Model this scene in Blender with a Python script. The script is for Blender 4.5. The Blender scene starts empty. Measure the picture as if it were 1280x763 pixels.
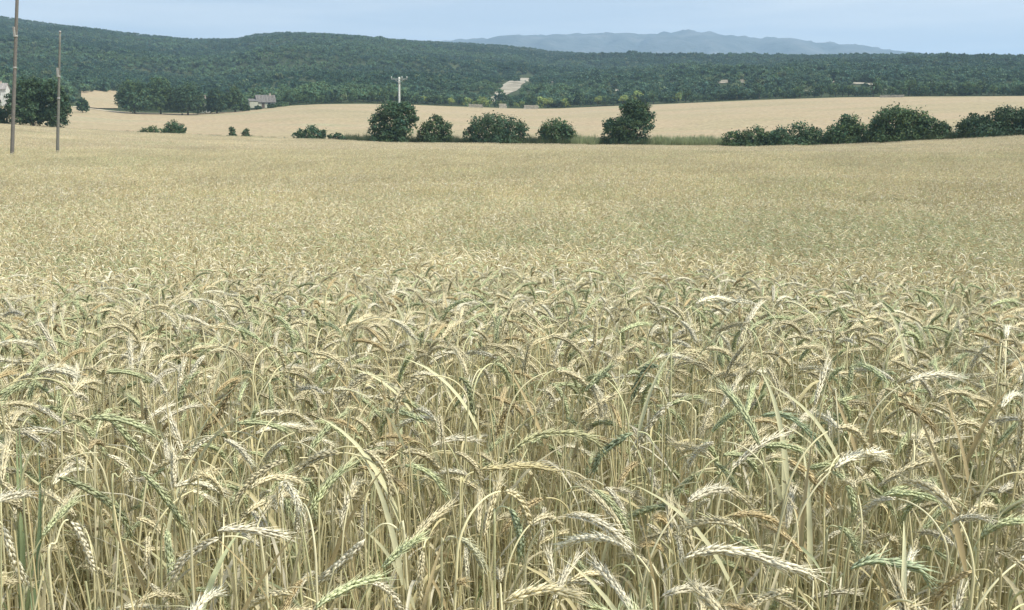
import bpy, math, random
import numpy as np
from mathutils import Matrix, Vector, Euler

SC = bpy.context.scene
COL = SC.collection
R = np.random.default_rng(7)
random.seed(7)

# ------------------------------------------------------------------ camera
F = 1280 * 35.0 / 36.0
EYE = 1.8
PITCH = math.atan(241.5 / F)
CP, SP = math.cos(PITCH), math.sin(PITCH)
cam = bpy.data.cameras.new('camera')
cam.lens = 35.0
cam.sensor_width = 36.0
cam.clip_start = 0.05
cam.clip_end = 60000
camo = bpy.data.objects.new('camera', cam)
camo.location = (0, 0, EYE)
camo.rotation_euler = (math.pi / 2 - PITCH, 0, 0)
COL.objects.link(camo)
SC.camera = camo

# ------------------------------------------------------------------ sky, sun, exposure
SUN_EL, SUN_AZ = math.radians(52), math.radians(112)     # azimuth clockwise from +Y (view direction)
w = bpy.data.worlds.new('World')
SC.world = w
w.use_nodes = True
nt = w.node_tree
nt.nodes.clear()
N = nt.nodes.new
L = nt.links.new
out = N('ShaderNodeOutputWorld')
bg = N('ShaderNodeBackground'); bg.inputs[1].default_value = 0.1
sky = N('ShaderNodeTexSky'); sky.sky_type = 'NISHITA'; sky.sun_disc = False
sky.sun_elevation = SUN_EL; sky.sun_rotation = SUN_AZ
sky.air_density = 1.0; sky.dust_density = 1.0; sky.ozone_density = 1.5
tc = N('ShaderNodeTexCoord')
mp = N('ShaderNodeMapping'); mp.inputs['Scale'].default_value = (1.5, 1.5, 17)
nz = N('ShaderNodeTexNoise'); nz.inputs['Scale'].default_value = 1.7; nz.inputs['Detail'].default_value = 5; nz.inputs['Roughness'].default_value = .55
cr = N('ShaderNodeValToRGB')
cr.color_ramp.elements[0].position = .40; cr.color_ramp.elements[0].color = (3.4, 3.9, 4.6, 1)
cr.color_ramp.elements[1].position = .62; cr.color_ramp.elements[1].color = (4.7, 4.95, 5.3, 1)
mx = N('ShaderNodeMix'); mx.data_type = 'RGBA'; mx.inputs['Factor'].default_value = .88
L(tc.outputs['Generated'], mp.inputs[0]); L(mp.outputs[0], nz.inputs['Vector']); L(nz.outputs[0], cr.inputs[0])
L(sky.outputs[0], mx.inputs['A']); L(cr.outputs[0], mx.inputs['B']); L(mx.outputs['Result'], bg.inputs[0]); L(bg.outputs[0], out.inputs[0])

sl = bpy.data.lights.new('sun', 'SUN')
sl.energy = 3.3
sl.angle = math.radians(10)
sl.color = (1.0, .93, .80)
so = bpy.data.objects.new('sun', sl)
sd = Vector((math.sin(SUN_AZ) * math.cos(SUN_EL), math.cos(SUN_AZ) * math.cos(SUN_EL), math.sin(SUN_EL)))
so.rotation_euler = sd.to_track_quat('Z', 'Y').to_euler()
so.location = sd * 30
COL.objects.link(so)
SC.view_settings.view_transform = 'Standard'
SC.view_settings.look = 'None'
SC.view_settings.exposure = 0.88
SC.view_settings.gamma = 1
SC.cycles.max_bounces = 8
SC.cycles.diffuse_bounces = 6
SC.cycles.volume_bounces = 1
SC.cycles.transmission_bounces = 4

# ------------------------------------------------------------------ helpers
def ray(px, py):
    xn, yn = (px - 640) / F, (381.5 - py) / F
    return np.array([xn, CP + yn * SP, -SP + yn * CP])

def project(P):
    P = np.asarray(P, float)
    x, y, z = P[..., 0], P[..., 1], P[..., 2] - EYE
    dep = np.maximum(y * CP - z * SP, 1e-3)
    up = y * SP + z * CP
    return 640 + F * x / dep, 381.5 - F * up / dep, dep

def at(px, py, d):
    """point on the pixel's ray at horizontal distance d"""
    r = ray(px, py)
    k = d / math.hypot(r[0], r[1])
    return np.array([r[0] * k, r[1] * k, EYE + r[2] * k])

def slope(px, py):
    r = ray(px, py)
    return r[2] / math.hypot(r[0], r[1])

def tag(o, label=None, cat=None, group=None, kind=None):
    for k, v in (('label', label), ('category', cat), ('group', group), ('kind', kind)):
        if v:
            o[k] = v
    return o

def link(name, data, parent=None, loc=None):
    o = bpy.data.objects.new(name, data)
    COL.objects.link(o)
    if parent is not None:
        o.parent = parent
    if loc is not None:
        o.location = loc
    return o

class Geo:
    """collects vertices, triangles, per-vertex colour and material indices"""
    def __init__(s):
        s.V, s.T, s.C, s.M, s.n = [], [], [], [], 0
    def add(s, V, T, col=(1, 1, 1), mat=0):
        V = np.asarray(V, float); T = np.asarray(T, int)
        s.V.append(V); s.T.append(T + s.n); s.n += len(V)
        c = np.asarray(col, float)
        s.C.append(np.broadcast_to(c, (len(V), 3)) if c.ndim == 1 else c)
        s.M.append(np.full(len(T), mat))
    def join(s, g, M=None, col=None):
        for V, T, C, m in zip(g.V, g.T, g.C, g.M):
            pass
        V = np.concatenate(g.V); T = np.concatenate(g.T); C = np.concatenate(g.C); m = np.concatenate(g.M)
        if M is not None:
            V = V @ M[:3, :3].T + M[:3, 3]
        s.V.append(V); s.T.append(T + s.n); s.n += len(V)
        s.C.append(C if col is None else C * np.asarray(col)); s.M.append(m)
    def mesh(s, name, mats, smooth=True):
        me = bpy.data.meshes.new(name)
        V = np.concatenate(s.V).astype(np.float32); T = np.concatenate(s.T).astype(np.int32)
        C = np.concatenate(s.C); Mi = np.concatenate(s.M).astype(np.int32)
        me.vertices.add(len(V)); me.vertices.foreach_set('co', V.ravel())
        me.loops.add(len(T) * 3); me.loops.foreach_set('vertex_index', T.ravel())
        me.polygons.add(len(T))
        me.polygons.foreach_set('loop_start', np.arange(0, len(T) * 3, 3, dtype=np.int32))
        me.polygons.foreach_set('loop_total', np.full(len(T), 3, np.int32))
        for m in mats:
            me.materials.append(m)
        if len(mats) > 1:
            me.polygons.foreach_set('material_index', Mi)
        me.polygons.foreach_set('use_smooth', np.full(len(T), smooth))
        a = me.color_attributes.new('tint', 'FLOAT_COLOR', 'POINT')
        a.data.foreach_set('color', np.hstack([C, np.ones((len(C), 1))]).astype(np.float32).ravel())
        me.update()
        me.validate()
        return me

def grid_tris(nr, nc, close=False):
    r = np.arange(nr - 1)[:, None]
    c = np.arange(nc if close else nc - 1)[None, :]
    c2 = (c + 1) % nc
    a = r * nc + c; b = r * nc + c2; d = (r + 1) * nc + c; e = (r + 1) * nc + c2
    return np.stack([np.stack([a, b, e], -1), np.stack([a, e, d], -1)], 2).reshape(-1, 3)

def norm(v):
    return v / np.maximum(np.linalg.norm(v, axis=-1, keepdims=True), 1e-9)

def frames(P, ref=(0, 1, 0)):
    P = np.asarray(P, float)
    t = norm(np.gradient(P, axis=0))
    ref = np.asarray(ref, float)
    n = np.cross(np.broadcast_to(ref, t.shape), t)
    bad = np.linalg.norm(n, axis=1) < .05
    n[bad] = np.cross([1, .3, .2], t[bad])
    n = norm(n)
    b = np.cross(t, n)
    return t, n, b

def tube(P, rad, sides=5, ref=(0, 1, 0), cap=True):
    P = np.asarray(P, float)
    rad = np.broadcast_to(np.asarray(rad, float), (len(P),))
    t, n, b = frames(P, ref)
    a = np.linspace(0, 2 * math.pi, sides, endpoint=False)
    V = P[:, None] + rad[:, None, None] * (n[:, None] * np.cos(a)[None, :, None] + b[:, None] * np.sin(a)[None, :, None])
    V = V.reshape(-1, 3)
    T = grid_tris(len(P), sides, True)
    if cap:
        k = len(V)
        V = np.vstack([V, P[0], P[-1]])
        i = np.arange(sides); j = (i + 1) % sides
        o = (len(P) - 1) * sides
        T = np.vstack([T, np.stack([np.full(sides, k), j, i], 1), np.stack([np.full(sides, k + 1), o + i, o + j], 1)])
    return V, T

def ribbon(P, wid, side):
    P = np.asarray(P, float); side = np.asarray(side, float)
    wid = np.asarray(wid, float)
    V = np.stack([P - side * wid[:, None] / 2, P + side * wid[:, None] / 2], 1).reshape(-1, 3)
    return V, grid_tris(len(P), 2)

def box(g, c, s, col=(1, 1, 1), mat=0, bev=0.0):
    c = np.asarray(c, float); s = np.asarray(s, float) / 2
    V = np.array([[x, y, z] for x in (-1, 1) for y in (-1, 1) for z in (-1, 1)], float) * s + c
    T = [[0, 1, 3], [0, 3, 2], [4, 6, 7], [4, 7, 5], [0, 4, 5], [0, 5, 1], [2, 3, 7], [2, 7, 6], [0, 2, 6], [0, 6, 4], [1, 5, 7], [1, 7, 3]]
    g.add(V, T, col, mat)

def vnoise(x, y, seed=0):
    """smooth 2-D value noise, -1..1"""
    x = np.asarray(x, float); y = np.asarray(y, float)
    xi, yi = np.floor(x).astype(np.int64), np.floor(y).astype(np.int64)
    fx, fy = x - xi, y - yi
    fx = fx * fx * (3 - 2 * fx); fy = fy * fy * (3 - 2 * fy)
    def h(a, b):
        v = np.sin(a * 127.1 + b * 311.7 + seed * 74.7) * 43758.5453
        return (v - np.floor(v)) * 2 - 1
    return (h(xi, yi) * (1 - fx) + h(xi + 1, yi) * fx) * (1 - fy) + (h(xi, yi + 1) * (1 - fx) + h(xi + 1, yi + 1) * fx) * fy

# ------------------------------------------------------------------ materials
def nodes(name):
    m = bpy.data.materials.new(name)
    m.use_nodes = True
    t = m.node_tree
    p = t.nodes['Principled BSDF']
    return m, t, p

def tint_material(name, rough=.6, rnd=.18, transl=.0, spec=.25, grain=0, bump=0.0):
    """colour from the mesh's own 'tint' colour, varied from plant to plant"""
    m, t, p = nodes(name)
    at_ = t.nodes.new('ShaderNodeAttribute'); at_.attribute_name = 'tint'
    oi = t.nodes.new('ShaderNodeObjectInfo')
    mr = t.nodes.new('ShaderNodeMapRange'); mr.inputs[3].default_value = 1 - rnd; mr.inputs[4].default_value = 1 + rnd
    t.links.new(oi.outputs['Random'], mr.inputs[0])
    mul = t.nodes.new('ShaderNodeVectorMath'); mul.operation = 'SCALE'
    t.links.new(at_.outputs['Color'], mul.inputs[0]); t.links.new(mr.outputs[0], mul.inputs['Scale'])
    c = mul.outputs[0]
    if grain:
        tx = t.nodes.new('ShaderNodeTexCoord')
        n2 = t.nodes.new('ShaderNodeTexNoise'); n2.inputs['Scale'].default_value = grain; n2.inputs['Detail'].default_value = 3
        t.links.new(tx.outputs['Object'], n2.inputs['Vector'])
        m2 = t.nodes.new('ShaderNodeMapRange'); m2.inputs[1].default_value = .25; m2.inputs[2].default_value = .75; m2.inputs[3].default_value = .75; m2.inputs[4].default_value = 1.22
        t.links.new(n2.outputs[0], m2.inputs[0])
        mu2 = t.nodes.new('ShaderNodeVectorMath'); mu2.operation = 'SCALE'
        t.links.new(c, mu2.inputs[0]); t.links.new(m2.outputs[0], mu2.inputs['Scale'])
        c = mu2.outputs[0]
        if bump:
            bp = t.nodes.new('ShaderNodeBump'); bp.inputs['Strength'].default_value = bump; bp.inputs['Distance'].default_value = .02
            t.links.new(n2.outputs[0], bp.inputs['Height']); t.links.new(bp.outputs[0], p.inputs['Normal'])
    t.links.new(c, p.inputs['Base Color'])
    p.inputs['Roughness'].default_value = rough
    p.inputs['Specular IOR Level'].default_value = spec
    if transl:
        tr = t.nodes.new('ShaderNodeBsdfTranslucent')
        t.links.new(c, tr.inputs[0])
        ms = t.nodes.new('ShaderNodeMixShader'); ms.inputs[0].default_value = transl
        o = t.nodes['Material Output']
        t.links.new(p.outputs[0], ms.inputs[1]); t.links.new(tr.outputs[0], ms.inputs[2]); t.links.new(ms.outputs[0], o.inputs[0])
    return m

def ground_material(name, cols, scale, detail=6, stretch=(1, 1, 1), fine=None, bump=.4, dist=.05, rough=.95):
    """two-scale noise over object coordinates between a list of (position, colour)"""
    m, t, p = nodes(name)
    tx = t.nodes.new('ShaderNodeTexCoord')
    mpn = t.nodes.new('ShaderNodeMapping'); mpn.inputs['Scale'].default_value = stretch
    t.links.new(tx.outputs['Object'], mpn.inputs[0])
    n1 = t.nodes.new('ShaderNodeTexNoise'); n1.inputs['Scale'].default_value = scale; n1.inputs['Detail'].default_value = detail
    t.links.new(mpn.outputs[0], n1.inputs['Vector'])
    r = t.nodes.new('ShaderNodeValToRGB')
    e = r.color_ramp.elements
    e[0].position, e[0].color = cols[0][0], (*cols[0][1], 1)
    e[1].position, e[1].color = cols[-1][0], (*cols[-1][1], 1)
    for ps, c in cols[1:-1]:
        x = e.new(ps); x.color = (*c, 1)
    t.links.new(n1.outputs[0], r.inputs[0])
    c = r.outputs[0]
    if fine:
        n2 = t.nodes.new('ShaderNodeTexNoise'); n2.inputs['Scale'].default_value = fine; n2.inputs['Detail'].default_value = 4
        t.links.new(tx.outputs['Object'], n2.inputs['Vector'])
        m2 = t.nodes.new('ShaderNodeMapRange'); m2.inputs[1].default_value = .3; m2.inputs[2].default_value = .7; m2.inputs[3].default_value = .8; m2.inputs[4].default_value = 1.18
        t.links.new(n2.outputs[0], m2.inputs[0])
        mu2 = t.nodes.new('ShaderNodeVectorMath'); mu2.operation = 'SCALE'
        t.links.new(c, mu2.inputs[0]); t.links.new(m2.outputs[0], mu2.inputs['Scale'])
        c = mu2.outputs[0]
        bp = t.nodes.new('ShaderNodeBump'); bp.inputs['Strength'].default_value = bump; bp.inputs['Distance'].default_value = dist
        t.links.new(n2.outputs[0], bp.inputs['Height']); t.links.new(bp.outputs[0], p.inputs['Normal'])
    t.links.new(c, p.inputs['Base Color'])
    p.inputs['Roughness'].default_value = rough
    p.inputs['Specular IOR Level'].default_value = .1
    return m

M_EAR = tint_material('rye ear', .65, .12, .2, .2)
M_STALK = tint_material('rye stalk', .55, .12, .22, .25)
M_BLADE = tint_material('rye leaf blade', .6, .18, .35, .2)
M_LEAF = tint_material('tree foliage', .6, .18, .28, .2)
M_BARK = tint_material('bark', .9, .1, 0, .1, grain=6, bump=.6)
M_WOOD = tint_material('weathered pole wood', .85, .03, 0, .15, grain=9, bump=.5)
M_CONC = tint_material('pale concrete', .85, .03, 0, .2, grain=5, bump=.2)
M_STEEL = tint_material('galvanised steel', .45, .03, 0, .5, grain=12)
M_RENDER = tint_material('pale lime render', .9, .02, 0, .1, grain=1.2, bump=.2)
M_ROOF = tint_material('old clay tile', .85, .05, 0, .15, grain=1.5, bump=.5)
M_DARK = tint_material('dark window glass', .2, .02, 0, .5)  # smooth dark panes, coloured by each mesh's own tint
M_STONE = tint_material('limestone', .9, .12, 0, .1, grain=1.3, bump=.5)
M_GRASS = tint_material('verge grass', .7, .2, .25, .15)
M_SOIL = ground_material('straw strewn soil', [(.3, (.32, .26, .14)), (.7, (.50, .42, .24))], 3, fine=40)
M_FARFIELD = ground_material('ripe grain field', [(.28, (.265, .235, .15)), (.44, (.315, .27, .172)), (.56, (.345, .278, .185)), (.70, (.285, .275, .175))], .012, 7, (1, 2.6, 1), fine=.8, bump=.6, dist=.3)
M_FLOOR = ground_material('scrub covered hillside', [(.3, (.03, .045, .022)), (.6, (.05, .068, .033)), (.8, (.08, .085, .045))], .03, 6, fine=.5, bump=.5, dist=.5)
M_RANGE = ground_material('distant wooded range', [(.34, (.045, .058, .055)), (.55, (.075, .088, .085)), (.72, (.13, .135, .135))], .006, 8, fine=.03, bump=.6, dist=20)
M_EARTH = ground_material('pale bare earth', [(.3, (.15, .135, .10)), (.5, (.27, .25, .20)), (.7, (.40, .38, .32))], .12, 6, fine=1.2, bump=.6, dist=.3)
M_TRACK = ground_material('pale stony track', [(.3, (.42, .38, .28)), (.7, (.58, .53, .42))], .3, 6, fine=2, bump=.4, dist=.1)

# ------------------------------------------------------------------ terrain
def az(px):
    r = ray(px, 140)
    return math.atan2(r[0], r[1])
# per column: photo x, (edge distance, edge y) of the near field's crop, (distance, y) of the far field's top, (distance, y) of the wooded ridge
COLS = [
    (-900, 260, 146, 430, 128, 1900, -30),
    (-300, 250, 150, 430, 130, 1850, -6),
    (0,   240, 154, 430, 131, 1800, 17),
    (50,  235, 157.5, 430, 132, 1800, 25),
    (100, 228, 161, 430, 134, 1780, 31),
    (150, 220, 164, 430, 139.5, 1760, 37),
    (190, 212, 166, 430, 141.5, 1740, 42),
    (240, 205, 168, 430, 142, 1720, 46.5),
    (295, 198, 170, 430, 139.5, 1700, 47),
    (322, 194, 171, 430, 137, 1700, 41),
    (360, 190, 172.5, 430, 132.5, 1700, 38),
    (400, 186, 174, 430, 130.5, 1690, 39),
    (450, 182, 175.5, 440, 130, 1680, 43),
    (500, 178, 177, 450, 130.5, 1660, 47),
    (560, 175, 178, 460, 133, 1640, 50.5),
    (650, 170, 179, 460, 136, 1600, 56),
    (695, 168, 179.5, 460, 136, 1560, 63),
    (760, 166, 180, 460, 133, 1540, 65),
    (850, 163, 181.5, 460, 129.5, 1520, 66),
    (950, 160, 182, 460, 125, 1500, 66.5),
    (1050, 157, 180, 460, 122, 1500, 66),
    (1150, 154, 175.5, 455, 121, 1480, 67),
    (1280, 150, 169.5, 450, 120.3, 1470, 70),
    (1600, 146, 164, 450, 119, 1450, 68),
    (2200, 140, 160, 450, 118, 1450, 66),
]
CROP = 1.25
def build_stations():
    phis, D, Z, E = [], [], [], []
    for px, de, ye, df, yf, dh, yh in COLS:
        phis.append(az(px))
        ze = EYE + slope(px, ye) * de - CROP
        zf = EYE + slope(px, yf) * df
        zh = EYE + slope(px, yh) * dh - 4.0
        z60 = -1.92 + .12 * (px < 200)
        zv = ze - 1.6 if px > 200 else ze - .5
        dv = de + 45
        d = [0, 2, 3, 5, 8, 13, 22, 60, de, de + 6, dv, (dv + df) / 2, df]
        z = [0, -.05, -.15, -.43, -.79, -1.17, -1.45, z60, ze, ze + (.35 if px > 400 else 0), min(zv, ze - .2), 0, zf]
        z[11] = z[10] + (zf - z[10]) * .52
        for k in (.18, .4, .62, .82, .94, 1.0):
            d.append(df + (dh - df) * k)
            z.append(zf + (zh - zf) * (k ** 1.12 if k < 1 else 1) - (1.5 if k == .94 else 0))
        d += [dh + 120, dh + 500, 3600, 9000]
        z += [zh - 6, zh - 45, zh * .25, 0]
        D.append(d); Z.append(z)
    return np.array(phis), np.array(D), np.array(Z)
PH0, SD, SZ = build_stations()
# azimuth columns: fine in front, coarse round the back
PHI = np.concatenate([np.linspace(-math.pi, -.72, 40, endpoint=False), np.linspace(-.72, .72, 480), np.linspace(.72, math.pi, 41)[1:]])
NSUB = [2, 3, 4, 5, 6, 6, 8, 12, 3, 8, 8, 8, 18, 18, 18, 16, 10, 6, 5, 6, 6, 6]   # radial cells of each span
def smooth_cols(A):
    B = np.stack([np.interp(PHI, PH0, A[:, k]) for k in range(A.shape[1])], 1)
    ker = np.exp(-np.linspace(-2, 2, 9) ** 2); ker /= ker.sum()
    P = np.pad(B, ((4, 4), (0, 0)), 'edge')
    return sum(P[i:i + len(B)] * ker[i] for i in range(9))
CD, CZ = smooth_cols(SD), smooth_cols(SZ)
# monotone cubic along each column
def pchip(D, Z, sub):
    h = np.diff(D, axis=1); m = np.diff(Z, axis=1) / h
    s = np.zeros_like(D)
    a, b = m[:, :-1], m[:, 1:]
    w1 = 2 * h[:, 1:] + h[:, :-1]; w2 = h[:, 1:] + 2 * h[:, :-1]
    same = a * b > 0
    s[:, 1:-1] = np.where(same, (w1 + w2) / np.where(same, w1 / np.where(same, a, 1) + w2 / np.where(same, b, 1), 1), 0)
    s[:, 0] = m[:, 0]; s[:, -1] = m[:, -1]
    ds, zs = [], []
    for k in range(D.shape[1] - 1):
        t = np.linspace(0, 1, sub[k], endpoint=False)[None]
        H = h[:, k:k + 1]
        ds.append(D[:, k:k + 1] + t * H)
        zs.append((2*t**3-3*t**2+1)*Z[:, k:k+1] + (t**3-2*t**2+t)*H*s[:, k:k+1] + (-2*t**3+3*t**2)*Z[:, k+1:k+2] + (t**3-t**2)*H*s[:, k+1:k+2])
    ds.append(D[:, -1:]); zs.append(Z[:, -1:])
    return np.hstack(ds), np.hstack(zs)
TD, TZ = pchip(CD, CZ, NSUB)
TX, TY = TD * np.sin(PHI)[:, None], TD * np.cos(PHI)[:, None]
I_EDGE = sum(NSUB[:8]); I_FAR = sum(NSUB[:12])
# relief: gullies on the wooded hill, a gentle swell on the fields
dF = CD[:, 12:13]; dH = CD[:, 18:19]
wt = np.clip((TD - dF - 40) / 250, 0, 1) * np.clip((dH - 30 - TD) / 300, 0, 1)
TZ = TZ + wt * (8 * vnoise(TX / 170, TY / 130, 3) + 4 * vnoise(TX / 70, TY / 60, 5))
wf = np.clip((TD - CD[:, 8:9] - 20) / 40, 0, 1) * np.clip((dF - 15 - TD) / 40, 0, 1)
TZ = TZ + wf * .35 * vnoise(TX / 60, TY / 45, 9)

def height(x, y):
    x = np.atleast_1d(np.asarray(x, float)); y = np.atleast_1d(np.asarray(y, float))
    ph = np.arctan2(x, y); d = np.hypot(x, y)
    i = np.clip(np.searchsorted(PHI, ph) - 1, 0, len(PHI) - 2)
    f = (ph - PHI[i]) / (PHI[i + 1] - PHI[i])
    o = np.empty(len(x))
    order = np.argsort(i, kind='stable'); si = i[order]
    cuts = np.flatnonzero(np.diff(si)) + 1
    for idx in np.split(order, cuts):
        k = i[idx[0]]
        o[idx] = np.interp(d[idx], TD[k], TZ[k]) * (1 - f[idx]) + np.interp(d[idx], TD[k + 1], TZ[k + 1]) * f[idx]
    return o

def station(x, y, k):
    return np.interp(np.arctan2(x, y), PHI, CD[:, k])

def hit(px, py, dmin=200, dmax=2000):
    """where a pixel's ray meets the terrain"""
    r = ray(px, py); r = r / math.hypot(r[0], r[1])
    d = np.geomspace(dmin, dmax, 1500)
    below = EYE + r[2] * d < height(r[0] * d, r[1] * d)
    k = d[np.argmax(below)] if below.any() else dmax
    return np.array([r[0] * k, r[1] * k, height(r[0] * k, r[1] * k)[0]])

def ground_sheet(name, i0, i1, m):
    g = Geo()
    n = i1 - i0 + 1
    V = np.stack([TX[:, i0:i1 + 1], TY[:, i0:i1 + 1], TZ[:, i0:i1 + 1]], -1).reshape(-1, 3)
    T = grid_tris(len(PHI), n)[:, ::-1]
    T = T[:, [0, 1, 2]]
    g.add(V, T)
    me = g.mesh(name, [m])
    o = link(name, me)
    return tag(o, kind='structure')
near_ground = ground_sheet('field_ground', 0, I_EDGE, M_SOIL)
far_field = ground_sheet('far_field', I_EDGE, I_FAR, M_FARFIELD)
hill = ground_sheet('wooded_hill', I_FAR, TD.shape[1] - 1, M_FLOOR)

# the blue range far behind: a ridge with two slopes
RIDGE = [(380, 58), (450, 54), (520, 54), (570, 50), (610, 48.5), (640, 45), (690, 43.5), (740, 42), (800, 42.5), (828, 40), (856, 38.5), (888, 41), (915, 45),
         (935, 47.5), (965, 48.5), (985, 50), (1015, 53), (1045, 54), (1075, 57.5), (1100, 62), (1125, 66), (1220, 75), (1400, 85)]
def distant_range():
    n = 400
    px = np.linspace(300, 1450, n)
    py = np.interp(px, [p[0] for p in RIDGE], [p[1] for p in RIDGE])
    D0 = 5600
    rows = []
    for k, (dd, f) in enumerate([(-1500, .12), (-1200, .3), (-900, .5), (-600, .70), (-350, .85), (-150, .96), (0, 1), (200, .93), (600, .6), (1100, .2), (1600, 0)]):
        pts = []
        for i in range(n):
            r = ray(px[i], 140); r = r / math.hypot(r[0], r[1])
            zz = (EYE + slope(px[i], py[i]) * D0)
            pts.append((r[0] * (D0 + dd), r[1] * (D0 + dd), zz * f))
        rows.append(pts)
    V = np.array(rows)
    fx, fy = V[..., 0], V[..., 1]
    rel = np.array([0, .4, .8, 1, .9, .35, .05, .5, .8, .3, 0])[:, None]
    V[..., 2] += rel * (42 * vnoise(fx / 200, fy / 420, 2) + 22 * vnoise(fx / 80, fy / 180, 4)) + rel[6] * 0
    V[6, :, 2] += 6 * vnoise(px / 9, px * 0, 8) + 3 * vnoise(px / 3.5, px * 0, 1)
    g = Geo(); g.add(V.reshape(-1, 3), grid_tris(V.shape[0], n))
    return tag(link('distant_hills', g.mesh('distant_hills', [M_RANGE])), kind='structure')
distant_range()

# draped sheets: pale scar, stony track, small clearings
def drape(name, pts, width, m, lift, kind='structure', nsub=6):
    P = np.array(pts, float)
    s = np.linspace(0, len(P) - 1, (len(P) - 1) * nsub + 1)
    X = np.interp(s, np.arange(len(P)), P[:, 0]); Y = np.interp(s, np.arange(len(P)), P[:, 1])
    W = np.interp(s, np.arange(len(P)), np.broadcast_to(np.asarray(width, float), (len(P),)))
    t = norm(np.stack([np.gradient(X), np.gradient(Y)], 1))
    nn = np.stack([-t[:, 1], t[:, 0]], 1)
    wob = 1 + .35 * vnoise(s * 1.7, s * 0 + 3, 11)
    a = np.linspace(-.5, .5, 7)
    VX = X[:, None] + nn[:, :1] * a * (W * wob)[:, None]; VY = Y[:, None] + nn[:, 1:] * a * (W * wob)[:, None]
    VZ = height(VX.ravel(), VY.ravel()).reshape(VX.shape) + lift
    g = Geo(); g.add(np.stack([VX, VY, VZ], -1).reshape(-1, 3), grid_tris(len(X), 7)[:, ::-1])
    o = link(name, g.mesh(name, [m]))
    return tag(o, kind=kind)

SCAR = [(622, 128), (618, 124), (626, 119), (632, 113), (640, 107), (648, 102), (657, 98)]
PALE = [(905, 103, 9), (928, 102.5, 8), (1072, 105, 14), (1090, 106, 10), (1012, 116, 8), (1105, 113, 8), (1040, 103, 6), (690, 103, 6), (770, 114, 7)]
scar_pts = [hit(x, y, 480) for x, y in SCAR]
# ------------------------------------------------------------------ trees
def leaf_faces(P, Nrm, size, rng, jitter=.7):
    """one bent leaf spray (2 triangles) at every point, roughly facing along Nrm"""
    n = len(P)
    nr = norm(Nrm + jitter * rng.normal(size=(n, 3)))
    u = norm(np.cross(nr, rng.normal(size=(n, 3))))
    v = np.cross(nr, u)
    s = (size * rng.uniform(.6, 1.35, n))[:, None]
    k = rng.uniform(.45, .8, n)[:, None]
    V = np.stack([P - u * s * .5, P + v * s * .5 * k, P + u * s * .5 + nr * s * .18, P - v * s * .5 * k], 1).reshape(-1, 3)
    b = np.arange(n)[:, None] * 4
    T = np.concatenate([b + [0, 3, 1], b + [1, 3, 2]], 0)
    return V, T

def crown_geo(lobes, nper, size, base, rng, fill=.45, cl=.26, tr=(.6, 1.5)):
    """foliage: clumps of leaf sprays spread over and through a set of ellipsoid lobes (cx, cy, cz, rx, ry, rz)"""
    g = Geo()
    tot = sum((l[3] * l[4] * l[5]) ** (2 / 3) for l in lobes)
    for l in lobes:
        c = np.array(l[:3]); r = np.array(l[3:6])
        share = (l[3] * l[4] * l[5]) ** (2 / 3) / tot
        ncl = max(6, int(nper * share / 14))
        dirs = norm(rng.normal(size=(ncl, 3)))
        dirs[:, 2] = np.where(dirs[:, 2] < -.55, -dirs[:, 2], dirs[:, 2])
        rad = rng.uniform(fill, 1.06, ncl) ** .6
        cc = c + dirs * rad[:, None] * r
        tone = rng.uniform(tr[0], tr[1], ncl)
        hue = rng.normal(0, .1, ncl)
        cr_ = cl * r.mean() * rng.uniform(.6, 1.3, ncl)
        k = 14
        off = rng.normal(size=(ncl, k, 3)) * .5
        P = cc[:, None] + off * cr_[:, None, None]
        Nn = norm(off + dirs[:, None] * .9 + np.array([0, 0, .35]))
        V, T = leaf_faces(P.reshape(-1, 3), Nn.reshape(-1, 3), size, rng)
        col = np.asarray(base)[None] * tone[:, None] * np.stack([1 + 1.2 * hue, 1 + .2 * hue, 1 - 1.2 * hue], 1)
        col = np.repeat(np.clip(col, .004, 1), k * 4, axis=0)
        g.add(V, T, col)
    return g

def trunk_geo(h, rad, lobes, rng, col=(.10, .085, .065)):
    g = Geo()
    n = 6
    s = np.linspace(0, 1, n)
    P = np.stack([.12 * rad * 8 * vnoise(s * 2, s * 0, 3) * s, .1 * rad * 8 * vnoise(s * 2 + 9, s * 0, 3) * s, h * s], 1)
    V, T = tube(P, rad * np.array([1.5, 1.05, .95, .85, .7, .5]), 8)
    g.add(V, T, col)
    for l in lobes:
        for q in range(2):
            a = P[3 if q else 4]
            e = np.array(l[:3]) + rng.normal(size=3) * np.array(l[3:6]) * .35
            mid = (a + e) / 2 + np.array([0, 0, .12 * h])
            t = np.linspace(0, 1, 5)[:, None]
            Q = (1 - t) ** 2 * a + 2 * t * (1 - t) * mid + t ** 2 * e
            V, T = tube(Q, rad * np.array([.55, .42, .3, .2, .1]), 5, (.3, .9, .1))
            g.add(V, T, col)
    return g

GREEN = (.080, .135, .062)
DKGREEN = (.058, .105, .055)
OLIVE = (.12, .14, .06)
BRIGHT = (.27, .33, .11)

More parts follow.
